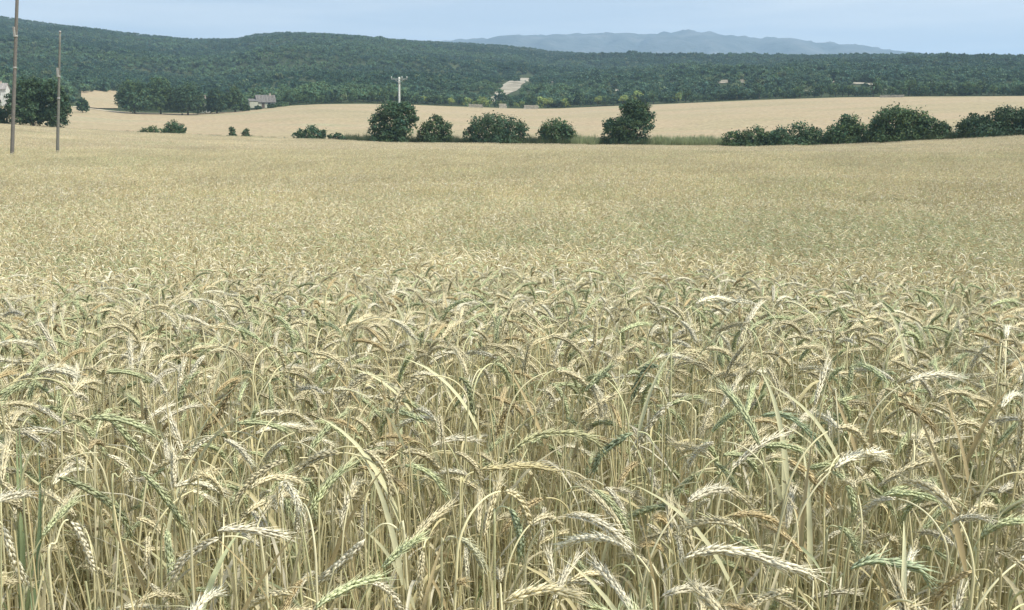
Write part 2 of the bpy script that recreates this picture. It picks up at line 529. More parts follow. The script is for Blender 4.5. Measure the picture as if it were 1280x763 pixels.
def tree_at(name, label, cat, x0, x1, ytop, ybase, d, lobes, base, n=2600, size=.34, group=None, seed=1, trunk=.16, depth=.9):
    """a tree filling photo columns x0..x1 from ytop down to its foot; lobes in units of (half width, height)"""
    rng = np.random.default_rng(seed)
    xc = (x0 + x1) / 2
    p = at(xc, ybase, d)
    z = height(p[0], p[1])[0]
    hw = (x1 - x0) / 2 * d / F
    top = EYE + slope(xc, ytop) * d
    H = top - z
    root = link(name, None, loc=(p[0], p[1], z - .05))
    root.rotation_euler.z = -math.atan2(p[0], p[1])
    tag(root, label, cat, group)
    n = int(n * 3.2); size = size * 1.12
    hw *= .94; H *= .965
    LB = [(l[0] * hw, l[1] * hw * depth, l[2] * H, l[3] * hw, l[3] * hw * depth * (l[5] if len(l) > 5 else 1), l[4] * H) for l in lobes]
    g = crown_geo(LB, n, size, base, rng, .25, .24)
    link('crown', g.mesh('crown', [M_LEAF], False), root)
    link('trunk', trunk_geo(H * .6, trunk, LB, rng).mesh('trunk', [M_BARK]), root)
    return root

OAK = [(-.45, 0, .42, .5, .34), (.4, .1, .4, .52, .34), (0, 0, .68, .52, .30), (-.2, -.2, .28, .6, .26), (.3, -.1, .26, .55, .26)]
ROUND = [(0, 0, .55, .78, .42), (-.5, .1, .38, .48, .34), (.5, -.1, .38, .48, .36), (.1, 0, .25, .8, .26)]
LOW = [(-.55, 0, .42, .42, .42), (.05, .1, .52, .5, .46), (.58, 0, .40, .40, .40), (0, 0, .2, .9, .24)]

hedge = 'trees and bushes along the hedgerow at the field edge'
tree_at('hedgerow_tree', 'tall ragged dark oak with gaps in its crown, in front of the concrete pole', 'tree', 459, 526, 124, 178, 178,
        [(-.1, 0, .72, .55, .26), (.42, .1, .76, .45, .22), (-.55, 0, .48, .42, .28), (.25, -.2, .42, .5, .26), (-.15, 0, .2, .75, .22), (.7, 0, .55, .26, .18)], DKGREEN, 3000, .36, hedge, 11)
tree_at('hedgerow_bush', 'pointed green bush standing just right of the tall ragged oak', 'bush', 519, 568, 142, 178.5, 178,
        [(.05, 0, .7, .45, .3), (-.4, 0, .42, .5, .38), (.5, 0, .42, .48, .38), (0, 0, .2, .9, .24)], GREEN, 1800, .32, hedge, 12)
tree_at('hedgerow_bush', 'wide dome shaped bush with a bare notch on its right shoulder', 'bush', 577, 664, 140.5, 179, 175,
        [(-.25, 0, .6, .6, .40), (.3, 0, .52, .5, .40), (-.6, 0, .35, .4, .36), (.72, 0, .36, .28, .40), (.1, 0, .2, .9, .24)], DKGREEN, 2800, .32, hedge, 13)
tree_at('hedgerow_bush', 'squat flat topped bush between the wide dome bush and the two tiered oak', 'bush', 668, 723, 148, 179.5, 173, ROUND, GREEN, 1900, .32, hedge, 14)
tree_at('hedgerow_tree', 'big two tiered evergreen oak, tallest in the hedgerow, against the tan far field', 'tree', 747, 821, 122.5, 181, 170,
        [(.12, 0, .84, .44, .16), (.4, 0, .74, .5, .2), (.55, 0, .52, .42, .22), (-.55, 0, .42, .42, .20), (.0, -.2, .40, .7, .24), (-.05, 0, .16, .9, .18), (.2, 0, .62, .5, .2)], DKGREEN, 3600, .34, hedge, 15)
tree_at('hedgerow_bush', 'low scrubby bush at the left end of the right hand hedge', 'bush', 902, 975, 156, 182.5, 162, LOW, GREEN, 1700, .3, hedge, 16)
tree_at('hedgerow_bush', 'low olive green bush between the scrubby hedge end and the small round tree', 'bush', 955, 1038, 152, 182, 161, LOW, DKGREEN, 2000, .3, hedge, 17)
tree_at('hedgerow_tree', 'small round headed tree rising out of the low right hand hedge', 'tree', 1028, 1088, 141.5, 181, 160, [(.05, 0, .68, .5, .32), (-.3, 0, .4, .6, .32), (.45, 0, .38, .5, .34), (0, 0, .2, .95, .22)], GREEN, 2100, .31, hedge, 18)
tree_at('hedgerow_tree', 'broad domed tree, largest in the right hand hedge', 'tree', 1083, 1160, 132.5, 178.5, 158, [(-.1, 0, .62, .68, .38), (.45, 0, .58, .5, .36), (-.6, 0, .42, .4, .34), (.1, 0, .24, .95, .26)], GREEN, 3000, .33, hedge, 19)
tree_at('hedgerow_bush', 'sloping bush leaning against the right flank of the broad domed tree', 'bush', 1140, 1189, 145, 176, 157, [(-.3, 0, .58, .6, .4), (.4, 0, .42, .55, .4), (0, 0, .22, .95, .26)], GREEN, 1700, .32, hedge, 20)
tree_at('hedgerow_tree', 'long spreading tree at the right end of the hedge, past a gap of open field', 'tree', 1203, 1312, 136, 172.5, 155, [(-.62, 0, .5, .36, .36), (0, 0, .6, .5, .42), (.45, 0, .62, .5, .4), (-.1, 0, .25, .95, .28)], DKGREEN, 3200, .33, hedge, 21)
tree_at('hedgerow_bush', 'small ragged bush alone on the field boundary, left of the tall ragged oak', 'bush', 364, 412, 156.5, 174.5, 190, LOW, DKGREEN, 1300, .28, hedge, 22, .08)
tree_at('hedgerow_bush', 'tiny low bush touching the small ragged bush on its right side', 'bush', 408, 434, 164, 175, 188, LOW, DKGREEN, 600, .26, hedge, 23, .06)
tree_at('hedgerow_bush', 'round dark bush with a thin twig beside it, below the woodland clump', 'bush', 203, 234, 150, 168, 210, ROUND, DKGREEN, 1100, .28, hedge, 24, .08)
tree_at('hedgerow_bush', 'low flat bush spreading left from the round dark bush', 'bush', 172, 208, 157, 167.5, 212, LOW, GREEN, 800, .26, hedge, 25, .06)
tree_at('hedgerow_bush', 'first of two tiny pointed bushes on the boundary below the house', 'bush', 282, 298, 158, 170, 200, [(0, 0, .6, .55, .4), (0, 0, .25, .9, .3)], DKGREEN, 420, .26, hedge, 26, .05)
tree_at('hedgerow_bush', 'second, squatter of two tiny pointed bushes on the boundary below the house', 'bush', 299, 318, 159.5, 170.5, 198, [(-.1, 0, .6, .5, .4), (.1, 0, .25, .9, .3)], DKGREEN, 420, .26, hedge, 27, .05)
tree_at('tree', 'large dark tree behind the two wooden poles, its skirts touching the field', 'tree', 14, 70, 93, 156, 225,
        [(-.1, 0, .72, .6, .27), (.5, 0, .66, .5, .28), (-.6, 0, .45, .45, .3), (.1, 0, .38, .7, .3), (.45, 0, .26, .5, .24), (-.35, 0, .22, .5, .2)], DKGREEN, 3800, .42, None, 31, .3)
tree_at('tree', 'narrower dark tree merging with the large one just right of the thin pole', 'tree', 55, 88, 97, 159, 222,
        [(-.1, 0, .72, .7, .26), (.4, 0, .5, .6, .28), (0, 0, .28, .75, .26)], DKGREEN, 2200, .4, None, 32, .22)
tree_at('tree', 'dark tree at the frame edge beside the big pole, before the white building', 'tree', -50, 12, 124, 155, 228, ROUND, DKGREEN, 1800, .4, None, 33, .2)
tree_at('bush', 'small dark bush beside the pale track end, right of the dark roadside trees', 'bush', 95, 111, 121, 134, 380, ROUND, DKGREEN, 900, .45, None, 34, .1)

# wood edge: trees that can be told apart where the hill wood meets the far field
edge_specs = [
    (147, 190, 97, 143, 415, ROUND, DKGREEN, 'broad dark tree at the left of the woodland clump beside the tan strip field'),
    (176, 226, 93, 143, 420, OAK, GREEN, 'tall rounded tree in the middle of the woodland clump left of the house'),
    (212, 258, 101, 142, 415, ROUND, DKGREEN, 'dense dark tree at the right of the woodland clump'),
    (258, 284, 109, 138, 420, ROUND, DKGREEN, 'blue grey round tree between the white gable and the house'),
    (280, 308, 107, 138, 425, OAK, GREEN, 'dark tree touching the left end of the pale house'),
]
for i, (a, b, t, bb, d, lb, c, lab) in enumerate(edge_specs):
    tree_at('woodland_tree', lab, 'tree', a, b, t, bb, d, lb, c, 2400, .62, 'trees of the clump left of the house', 60 + i, .25)

# ------------------------------------------------------------------ stock crowns for the wood on the hill
def stock_crown(i):
    rng = np.random.default_rng(200 + i)
    nl = 4 + i % 3
    lobes = []
    for k in range(nl):
        a = rng.uniform(0, 2 * math.pi); r = rng.uniform(.1, .5)
        lobes.append((r * math.cos(a), r * math.sin(a), rng.uniform(.35, .85), rng.uniform(.4, .62), rng.uniform(.4, .62), rng.uniform(.3, .45)))
    base = [(.054, .112, .066), (.110, .185, .095), (.066, .128, .072), (.15, .195, .10), (.092, .155, .088), (.075, .138, .088)][i % 6]
    return crown_geo(lobes, 330, .26, base, rng, .5, .3, (.75, 1.3)), lobes, rng
stock = []
for i in range(6):
    g, lb, rng = stock_crown(i)
    tr = trunk_geo(.6, .05, lb[:2], rng)
    stock.append((g, tr))
stock_mesh = [(g.mesh('woodland_crown', [M_LEAF], False), t.mesh('woodland_trunk', [M_BARK])) for g, t in stock]

def gn_scatter(name, pts, rot, scl, idx, meshes, kind='stuff'):
    """one object whose geometry nodes put a stock mesh at every stored point"""
    coll = bpy.data.collections.new(name + '_stock')
    for k, me in enumerate(meshes):
        o = bpy.data.objects.new('%s_stock_%03d' % (name, k), me)
        coll.objects.link(o)
    me = bpy.data.meshes.new(name)
    me.vertices.add(len(pts)); me.vertices.foreach_set('co', np.asarray(pts, np.float32).ravel())
    a = me.attributes.new('turn', 'FLOAT_VECTOR', 'POINT'); a.data.foreach_set('vector', np.asarray(rot, np.float32).ravel())
    a = me.attributes.new('size', 'FLOAT_VECTOR', 'POINT'); a.data.foreach_set('vector', np.asarray(scl, np.float32).ravel())
    a = me.attributes.new('pick', 'INT', 'POINT'); a.data.foreach_set('value', np.asarray(idx, np.int32))
    me.update()
    o = link(name, me)
    tag(o, kind=kind)
    ng = bpy.data.node_groups.new(name, 'GeometryNodeTree')
    ng.interface.new_socket('Geometry', in_out='INPUT', socket_type='NodeSocketGeometry')
    ng.interface.new_socket('Geometry', in_out='OUTPUT', socket_type='NodeSocketGeometry')
    nn = ng.nodes.new
    gi, go = nn('NodeGroupInput'), nn('NodeGroupOutput')
    ci = nn('GeometryNodeCollectionInfo'); ci.inputs['Collection'].default_value = coll
    ci.inputs['Separate Children'].default_value = True; ci.inputs['Reset Children'].default_value = True
    ip = nn('GeometryNodeInstanceOnPoints'); ip.inputs['Pick Instance'].default_value = True
    def attr(n, t):
        q = nn('GeometryNodeInputNamedAttribute'); q.data_type = t; q.inputs['Name'].default_value = n
        return q.outputs['Attribute']
    e2r = nn('FunctionNodeEulerToRotation')
    k = ng.links.new
    k(gi.outputs[0], ip.inputs['Points']); k(ci.outputs[0], ip.inputs['Instance'])
    k(attr('pick', 'INT'), ip.inputs['Instance Index'])
    k(attr('turn', 'FLOAT_VECTOR'), e2r.inputs[0]); k(e2r.outputs[0], ip.inputs['Rotation'])
    k(attr('size', 'FLOAT_VECTOR'), ip.inputs['Scale'])
    k(ip.outputs[0], go.inputs[0])
    md = o.modifiers.new('scatter', 'NODES'); md.node_group = ng
    return o

# the line of small trees and shrubs where the wood meets the far field: things
edge_bush = []
rng = np.random.default_rng(77)
x = 318.0
while x < 1290:
    wpx = rng.uniform(9, 22)
    kind = 2 if 530 < x < 860 and rng.random() < .6 else (1 if rng.random() < .4 else 0)
    edge_bush.append((x, wpx, kind))
    x += wpx * rng.uniform(.42, .7)
EMARK = [(352, 'behind the pale house'), (400, 'right of the pale house'), (450, 'above the small ragged bush'), (485, 'left of the concrete pole'), (520, 'behind the concrete pole'), (572, 'above the pointed bush'),
         (612, 'left of the bare bank'), (660, 'under the bare bank'), (735, 'above the flat topped bush'), (830, 'behind the two tiered oak'), (900, 'above the pale verge grass'), (965, 'above the scrubby hedge end'),
         (1030, 'above the low olive bush'), (1085, 'above the small round tree'), (1165, 'above the broad domed tree'), (1215, 'above the gap in the hedge'), (9999, 'above the long spreading tree')]
EDGE_LABEL = ['dark evergreen tree in the row where the wood meets the far field',
              'mid green bushy tree in the row where the wood meets the far field',
              'light yellow green shrub at the foot of the wood above the far field']
EDGE_NAME = ['wood_edge_tree', 'wood_edge_tree', 'wood_edge_shrub']
col_mesh = {}
for kind, base in ((0, DKGREEN), (1, GREEN), (2, BRIGHT)):
    for i in range(3):
        g, lb, rg = stock_crown(i + kind * 3)
        gg = crown_geo(lb, 900, .15, base, np.random.default_rng(900 + kind * 3 + i), .5, .3)
        col_mesh[kind, i] = (gg.mesh('crown', [M_LEAF], False), trunk_geo(.6, .045, lb[:2], rg).mesh('trunk', [M_BARK]))
for j, (x, wpx, kind) in enumerate(edge_bush):
    ph = az(x)
    d = np.interp(ph, PHI, CD[:, 12]) + rng.uniform(3, 14)
    px_, py_ = d * math.sin(ph), d * math.cos(ph)
    if abs(x - 330) < 24:
        continue
    z = height(px_, py_)[0]
    wid = wpx * d / F / 2
    hh = wid * (rng.uniform(.9, 1.35) if kind < 2 else rng.uniform(.7, 1.05))
    root = link(EDGE_NAME[kind], None, loc=(px_, py_, z - .1))
    root.rotation_euler.z = rng.uniform(0, 6.28); root.scale = (wid, wid, hh * 1.15)
    szw = 'small' if wpx < 12.5 else 'large' if wpx > 18 else 'middling'
    tag(root, '%s %s at the wood edge, %s' % (szw, ['dark evergreen tree', 'mid green tree', 'bright green shrub'][kind], next(m for lim, m in EMARK if x < lim)), 'shrub' if kind == 2 else 'tree', ['dark trees along the wood edge', 'green trees along the wood edge', 'bright shrubs along the wood edge'][kind])
    cm, tm = col_mesh[kind, j % 3]
    link('crown', cm, root); link('trunk', tm, root)

# the wood itself, too many trees to count
def woodland():
    rng = np.random.default_rng(5)
    n = 95000
    ph = rng.uniform(-.66, .66, n)
    d = np.sqrt(rng.uniform(430 ** 2, 1960 ** 2, n))
    x, y = d * np.sin(ph), d * np.cos(ph)
    df = np.interp(ph, PHI, CD[:, 12]); dh = np.interp(ph, PHI, CD[:, 18])
    keep = (d > df + 10) & (d < dh + 130)
    x, y, d, dh_, df_ = x[keep], y[keep], d[keep], dh[keep], df[keep]
    z = height(x, y)
    s = (1.9 + 2.3 * rng.random(len(x)) ** 1.8) * (1 + .2 * vnoise(x / 25, y / 40, 22)) * (1 + .25 * vnoise(x / 60, y / 60, 21))
    s *= np.where(d > dh_ - 160, .7, 1)
    hz = s * np.where(d > dh_ - 160, .85, rng.uniform(.8, 1.25, len(x)))
    # bare places stay bare, and low scrub only where it would stand in front of them
    u, v, dep = project(np.stack([x, y, z + hz * .6], 1))
    r = s * F / dep * 1.0 + 1.0
    drop = np.zeros(len(x), bool)
    sparse = rng.random(len(x))
    sp = np.array(scar_pts)
    for i in range(len(SCAR) - 1):
        for t in np.linspace(0, 1, 8):
            cx, cy = SCAR[i][0] * (1 - t) + SCAR[i + 1][0] * t, SCAR[i][1] * (1 - t) + SCAR[i + 1][1] * t
            dd = np.hypot(*(sp[i] * (1 - t) + sp[i + 1] * t)[:2])
            drop |= (np.abs(u - cx) < 4.5 + r * .5) & (np.abs(v - cy) < 3 + r * .85) & (d < dd + 14) & (sparse > .05)
    for (cx, cy, wp), q in zip(PALE, pale_hits):
        drop |= (np.abs(u - cx) < wp * .5 + r * .25) & (np.abs(v - cy) < 1.2 + r * .8) & (d < np.hypot(q[0], q[1]) + 8)
    # the tan strip field and the house plot
    drop |= (u > 99 - r * .4) & (u < 149 + r * .3) & (v > 111) & (d < np.hypot(*hit(124, 114, 430)[:2]))
    drop |= (u > 310) & (u < 347) & (v > 112) & (d < 475)
    # thin clearings through the scrub
    thin = (vnoise(x / 45, y / 80, 31) > .5) & (rng.random(len(x)) < .35)
    k = ~(drop | thin)
    x, y, z, s, hz = x[k], y[k], z[k], s[k], hz[k]
    m = len(x)
    # broad drifts of different species
    drift = 1.3 * vnoise(x / 150, y / 120, 41) + .7 * vnoise(x / 40, y / 50, 42) + .3 * rng.normal(size=m)
    idx = np.select([drift < -.5, drift < 0, drift < .35, drift < .8], [0, 2, 5, 4], 1)
    idx = np.where(rng.random(m) < .05, 3, idx)
    rot = np.stack([np.zeros(m), np.zeros(m), rng.uniform(0, 6.28, m)], 1)
    return gn_scatter('hillside_wood', np.stack([x, y, z - .2], 1), rot, np.stack([s, s, hz], 1), idx, [a for a, b in stock_mesh])

pale_hits = [hit(x, y, 480) for x, y, w_ in PALE]
drape('bare_earth_bank', scar_pts, [6, 5, 8, 11, 11, 9, 6], M_EARTH, .25)
for (x, y, wp), q in zip(PALE, pale_hits):
    r = norm(np.array([q[1], -q[0]]))
    hw = wp * np.hypot(q[0], q[1]) / F / 2
    drape('stony_clearing', [(q[0] - r[0] * hw, q[1] - r[1] * hw), (q[0], q[1] + 2), (q[0] + r[0] * hw, q[1] + r[1] * hw)], [8, 20, 8], M_EARTH, .3)
woodland()

# tan strip field among the trees, behind the pale track
VV = []
for k in range(14):
    for q in np.linspace(0, 1, 14):
        h_ = hit(101.5 + 46 * q, 136.5 - 22.5 * k / 13, 430)
        VV.append(h_ + [0, 0, .35])
g = Geo(); g.add(VV, grid_tris(14, 14))
tag(link('strip_field', g.mesh('strip_field', [M_FARFIELD])), kind='structure')
# pale track running down beside it
tr = []
for px_, py_, d in ((84, 129, 432), (100, 132.5, 428), (118, 135.5, 424), (140, 139, 422), (160, 141, 420)):
    p = at(px_, py_, d); tr.append((p[0], p[1]))
drape('farm_track', tr, 4.5, M_TRACK, .12)

# ------------------------------------------------------------------ buildings
def house(name, label, px, py, d, wid, dep_, hgt, rise, yaw, wallc, roofc, wins, annex=None):
    p = at(px, py, d)
    z = height(p[0], p[1])[0]
    root = link(name, None, loc=(p[0], p[1], z - .1))
    root.rotation_euler.z = -math.atan2(p[0], p[1]) + yaw
    tag(root, label, 'house')
    g = Geo()
    W, D2 = wid / 2, dep_ / 2
    prof = [(-D2, 0), (D2, 0), (D2, hgt), (0, hgt + rise), (-D2, hgt)]
    V = [(-W, y, zz) for y, zz in prof] + [(W, y, zz) for y, zz in prof]
    T = [[0, 2, 1], [0, 4, 2], [4, 3, 2], [5, 6, 7], [5, 7, 9], [9, 7, 8]]
    for a, b in ((0, 1), (1, 2), (4, 0)):
        T += [[a, b, b + 5], [a, b + 5, a + 5]]
    g.add(V, T, wallc)
    link('wall', g.mesh('wall', [M_RENDER], False), root)
    rf = Geo()
    for s in (-1, 1):
        n = max(6, int(wid / .55))
        ov, th = .35, .12
        y0, z0 = s * (D2 + .4), hgt - .4 * rise / D2
        for k in range(n):   # tile courses running down the slope, each a shallow barrel
            xa = -W - ov + (wid + 2 * ov) * k / n; xb = -W - ov + (wid + 2 * ov) * (k + 1) / n - .02
            xm = (xa + xb) / 2
            P = [(xa, y0, z0 + .05), (xm, y0, z0 + .05 + th), (xb, y0, z0 + .05), (xa, s * .02, hgt + rise + .05), (xm, s * .02, hgt + rise + .05 + th), (xb, s * .02, hgt + rise + .05), (xa, y0, z0 - .08), (xb, y0, z0 - .08), (xa, s * .02, hgt + rise - .05), (xb, s * .02, hgt + rise - .05)]
            c = np.array(roofc) * random.uniform(.8, 1.2)
            rf.add(P, [[0, 1, 4], [0, 4, 3], [1, 2, 5], [1, 5, 4], [6, 8, 9], [6, 9, 7], [0, 6, 7], [0, 7, 2], [0, 3, 8], [0, 8, 6], [2, 7, 9], [2, 9, 5]], c)
    r_ = link('roof', rf.mesh('roof', [M_ROOF], False), root)
    c = Geo(); box(c, (W * .55, 0, hgt + rise + .3), (.6, .6, 1.0), (.42, .36, .3)); box(c, (W * .55, 0, hgt + rise + .84), (.8, .8, .1), (.3, .26, .22))
    link('chimney', c.mesh('chimney', [M_RENDER], False), r_)
    for (wx, wz, ww, wh, nm) in wins:
        f = Geo(); y = -D2 - .03
        for q in ((wx - ww / 2 - .05, wz, .1, wh + .2), (wx + ww / 2 + .05, wz, .1, wh + .2), (wx, wz + wh / 2 + .05, ww, .1), (wx, wz - wh / 2 - .05, ww, .1)):
            box(f, (q[0], y, q[1]), (q[2], .14, q[3]), (.35, .33, .3))
        fo = link(nm, f.mesh(nm, [M_RENDER], False), root)
        q = Geo(); box(q, (wx, -D2 - .015, wz), (ww, .04, wh), (.02, .022, .025) if nm == 'window' else (.10, .07, .05))
        link('pane' if nm == 'window' else 'leaf', q.mesh('pane', [M_DARK], False), fo)
    if annex:
        ax, aw, ad, ah = annex
        g = Geo(); y = -D2 + ad / 2 - 1.2
        box(g, (ax, y, ah / 2), (aw, ad, ah), wallc)
        an = link('annexe', g.mesh('annexe', [M_RENDER], False), root)
        g = Geo()
        V = np.array([(ax - aw / 2 - .2, y - ad / 2 - .2, ah - .02), (ax + aw / 2 + .2, y - ad / 2 - .2, ah - .02), (ax + aw / 2 + .2, y + ad / 2, ah + .9), (ax - aw / 2 - .2, y + ad / 2, ah + .9)])
        V = np.vstack([V, V + [0, 0, .15]])
        g.add(V, [[0, 2, 1], [0, 3, 2], [4, 5, 6], [4, 6, 7], [0, 1, 5], [0, 5, 4], [1, 2, 6], [1, 6, 5], [2, 3, 7], [2, 7, 6], [3, 0, 4], [3, 4, 7]], roofc)
        link('annexe_roof', g.mesh('annexe_roof', [M_ROOF], False), an)
    return root
house('house', 'pale house with a grey brown tiled roof at the foot of the wooded hill', 332, 135.5, 436, 7.4, 5.5, 2.6, 2.6, math.radians(8), (.44, .45, .37), (.155, .15, .145),
      [(1.2, 1.7, 1.0, 1.2, 'window'), (-1.3, 1.1, 1.1, 2.1, 'door')], (-5.2, 3.4, 4.4, 2.7))
house('white_building', 'white building half hidden by the dark tree at the frame edge', -5, 133, 422, 9, 6, 6.2, 2, math.radians(-15), (.52, .53, .51), (.28, .26, .25),
      [(2.2, 1.6, .9, 1.2, 'window'), (-1.5, 1.6, .9, 1.2, 'window'), (2.2, 4.5, .9, 1.2, 'window')])
house('white_cottage', 'small white gable peeping between two dark trees left of the house', 256, 131, 434, 3.6, 4.2, 4.6, 1.6, math.radians(80), (.58, .58, .54), (.3, .26, .24),
      [(0, 3.6, .7, .9, 'window')])

# shrubs crowding the house front
for j, (a, b, t_, bb, d) in enumerate([(334, 346, 130, 136.5, 428), (344, 362, 127, 136, 430), (318, 327, 131.5, 137, 428), (300, 313, 129.5, 137.5, 426), (244, 270, 124, 140.5, 424)]):
    tree_at('garden_shrub', ['round dark shrub before the right half of the pale house', 'wide shrub at the right corner of the pale house', 'tiny shrub before the annexe of the pale house', 'shrub at the left corner of the annexe of the pale house', 'dark shrub hiding the foot of the small white gable'][j], 'shrub', a, b, t_, bb, d, LOW, [DKGREEN, GREEN][j % 2], 500, .5, None, 400 + j, .08)

# low dry stone walls at the wood edge
def stone_wall(label, x0, x1, y, d, hh, seed):
    rng = np.random.default_rng(seed)
    a, b = at(x0, y, d), at(x1, y, d)
    za = height(a[0], a[1])[0]; zb = height(b[0], b[1])[0]
    root = link('stone_wall', None, loc=(a[0], a[1], za))
    tag(root, label, 'wall')
    ln = math.hypot(*(b - a)[:2]); root.rotation_euler.z = math.atan2(b[1] - a[1], b[0] - a[0])
    g = Geo()
    zc = 0
    while zc < hh:
        hc = rng.uniform(.25, .38); xx = rng.uniform(-.2, .1)
        while xx < ln:
            wl = rng.uniform(.45, .95)
            box(g, (xx + wl / 2, rng.normal(0, .03), (zb - za) * xx / ln + zc + hc / 2 - .1), (wl - .03, .5 + rng.uniform(-.05, .05), hc - .02), np.array((.44, .41, .34)) * rng.uniform(.75, 1.15))
            xx += wl
        zc += hc
    so_ = link('stonework', g.mesh('stonework', [M_STONE], False), root)
    so_['kind'] = 'stuff'
stone_wall('pale dry stone wall left of the bare earth bank', 586, 602, 133, 455, 1.5, 1)
stone_wall('short pale stone wall right at the foot of the bare earth bank', 624, 632, 134, 457, 1.9, 2)
stone_wall('greyish stone wall under the yellow green shrubs', 655, 672, 135, 455, 1.8, 3)
stone_wall('low stone wall along the top of the far field, under the dark wood', 1100, 1128, 121, 452, 1.0, 4)

# ------------------------------------------------------------------ poles
def pole(name, label, base, top, r0, r1, d, col, m, extra):
    p = at(base[0], base[1], d)
    z = height(p[0], p[1])[0]
    q = at(top[0], top[1], d)
    root = link(name, None, loc=(p[0], p[1], z - .1))
    tag(root, label, 'utility pole')
    k = (z - .1 - q[2]) / (p[2] - q[2])
    bx = q[0] + (p[0] - q[0]) * k - p[0]
    a = np.array([bx, 0, 0]); b = np.array([q[0] - p[0], q[1] - p[1], q[2] - z + .1])
    s = np.linspace(0, 1, 14)[:, None]
    P = a + (b - a) * s
    V, T = tube(P, r0 + (r1 - r0) * s[:, 0], 12)
    g = Geo(); g.add(V, T, col)
    link('shaft', g.mesh('shaft', [m]), root)
    extra(root, P, r0, r1)
    return root

def collar(root, c, r, h=.12):
    g = Geo(); V, T = tube([c - [0, 0, h / 2], c + [0, 0, h / 2]], r, 12); g.add(V, T, (.26, .26, .25))
    link('steel_band', g.mesh('steel_band', [M_STEEL]), root)

def wood_extra(root, P, r0, r1):
    for k in (7, 9):
        c = P[k]; r = r0 + (r1 - r0) * k / 13
        collar(root, c, r + .012)
    g = Geo(); box(g, P[9] + [.0, -.16, .25], (.09, .12, .55), (.3, .3, .29)); link('bracket', g.mesh('bracket', [M_STEEL], False), root)
    top = P[-1]
    g = Geo(); V, T = tube([top, top + [0, 0, .06], top + [0, 0, .12]], [r1 + .02, r1 + .02, r1 * .3], 12); g.add(V, T, (.3, .3, .3))
    link('cap', g.mesh('cap', [M_STEEL]), root)
    # step irons
    for k in range(3):
        c = P[4] * (1 - k / 3) + P[6] * k / 3
        g = Geo(); V, T = tube([c + [.02, 0, 0], c + [.24 * (1 if k % 2 else -1), -.02, 0]], .012, 6, (0, 0, 1)); g.add(V, T, (.3, .3, .3))
        link('step_iron', g.mesh('step_iron', [M_STEEL]), root)

pole('utility_pole', 'thick leaning wooden pole whose top leaves the picture', (14.5, 189), (22.5, -34), .112, .085, 66, (.15, .145, .135), M_WOOD, wood_extra)
pole('utility_pole', 'slimmer straight wooden pole standing right of the leaning one', (71.5, 190), (75, 41), .105, .055, 68, (.16, .165, .15), M_WOOD, wood_extra)

def concrete_extra(root, P, r0, r1):
    top = P[-1]
    g = Geo(); box(g, top + [0, -.12, -.35], (2.9, .10, .12), (.34, .36, .36)); ca = link('crossarm', g.mesh('crossarm', [M_STEEL], False), root)
    for s in (-1, 1):
        g = Geo(); V, T = tube([top + [s * .95, -.12, -.32], top + [0, -.12, -1.05]], .03, 6); g.add(V, T, (.4, .41, .41))
        link('brace', g.mesh('brace', [M_STEEL]), root)
    for x in (-1.38, 1.38, 0.5):
        c = top + [x, -.12, -.27]
        g = Geo()
        V, T = tube([c, c + [0, 0, .08], c + [0, 0, .1], c + [0, 0, .16], c + [0, 0, .18], c + [0, 0, .24], c + [0, 0, .34], c + [0, 0, .38]], [.03, .03, .11, .09, .12, .10, .07, .02], 10, (1, 0, 0))
        g.add(V, T, (.5, .53, .52)); link('insulator', g.mesh('insulator', [M_CONC]), ca)
    g = Geo(); box(g, top + [0, -.2, -.9], (.34, .2, .42), (.5, .52, .5)); link('junction_box', g.mesh('junction_box', [M_STEEL], False), root)
pole('utility_pole', 'pale concrete pole with a crossarm, rising behind the ragged oak', (499, 178), (499, 96.5), .24, .17, 184, (.56, .58, .55), M_CONC, concrete_extra)

# ------------------------------------------------------------------ tall grass and weeds along the hedge foot (uncountable)
def grass_tuft(seed, h, n, cols):
    rng = np.random.default_rng(seed); g = Geo()
    for k in range(n):
        a = rng.uniform(0, 6.28); r = rng.uniform(0, .45)
        b = np.array([r * math.cos(a), r * math.sin(a), 0]); hh = h * rng.uniform(.5, 1.1)
        ln = rng.normal(size=2) * .22 * hh
        s = np.linspace(0, 1, 4)[:, None]
        P = b + np.hstack([ln * s ** 2, hh * (s - .12 * s ** 2)])
        th = rng.uniform(0, 6.28)
        V, T = ribbon(P, .055 * (1 - s[:, 0] * .85), np.array([math.cos(th), math.sin(th), 0]))
        g.add(V, T, np.array(cols[k % len(cols)]) * rng.uniform(.75, 1.25))
    return g.mesh('grass_tuft', [M_GRASS], False)
GC = [(.21, .28, .14), (.26, .31, .16), (.35, .36, .22)]
BR = [(.055, .095, .05), (.07, .11, .05), (.12, .13, .07)]
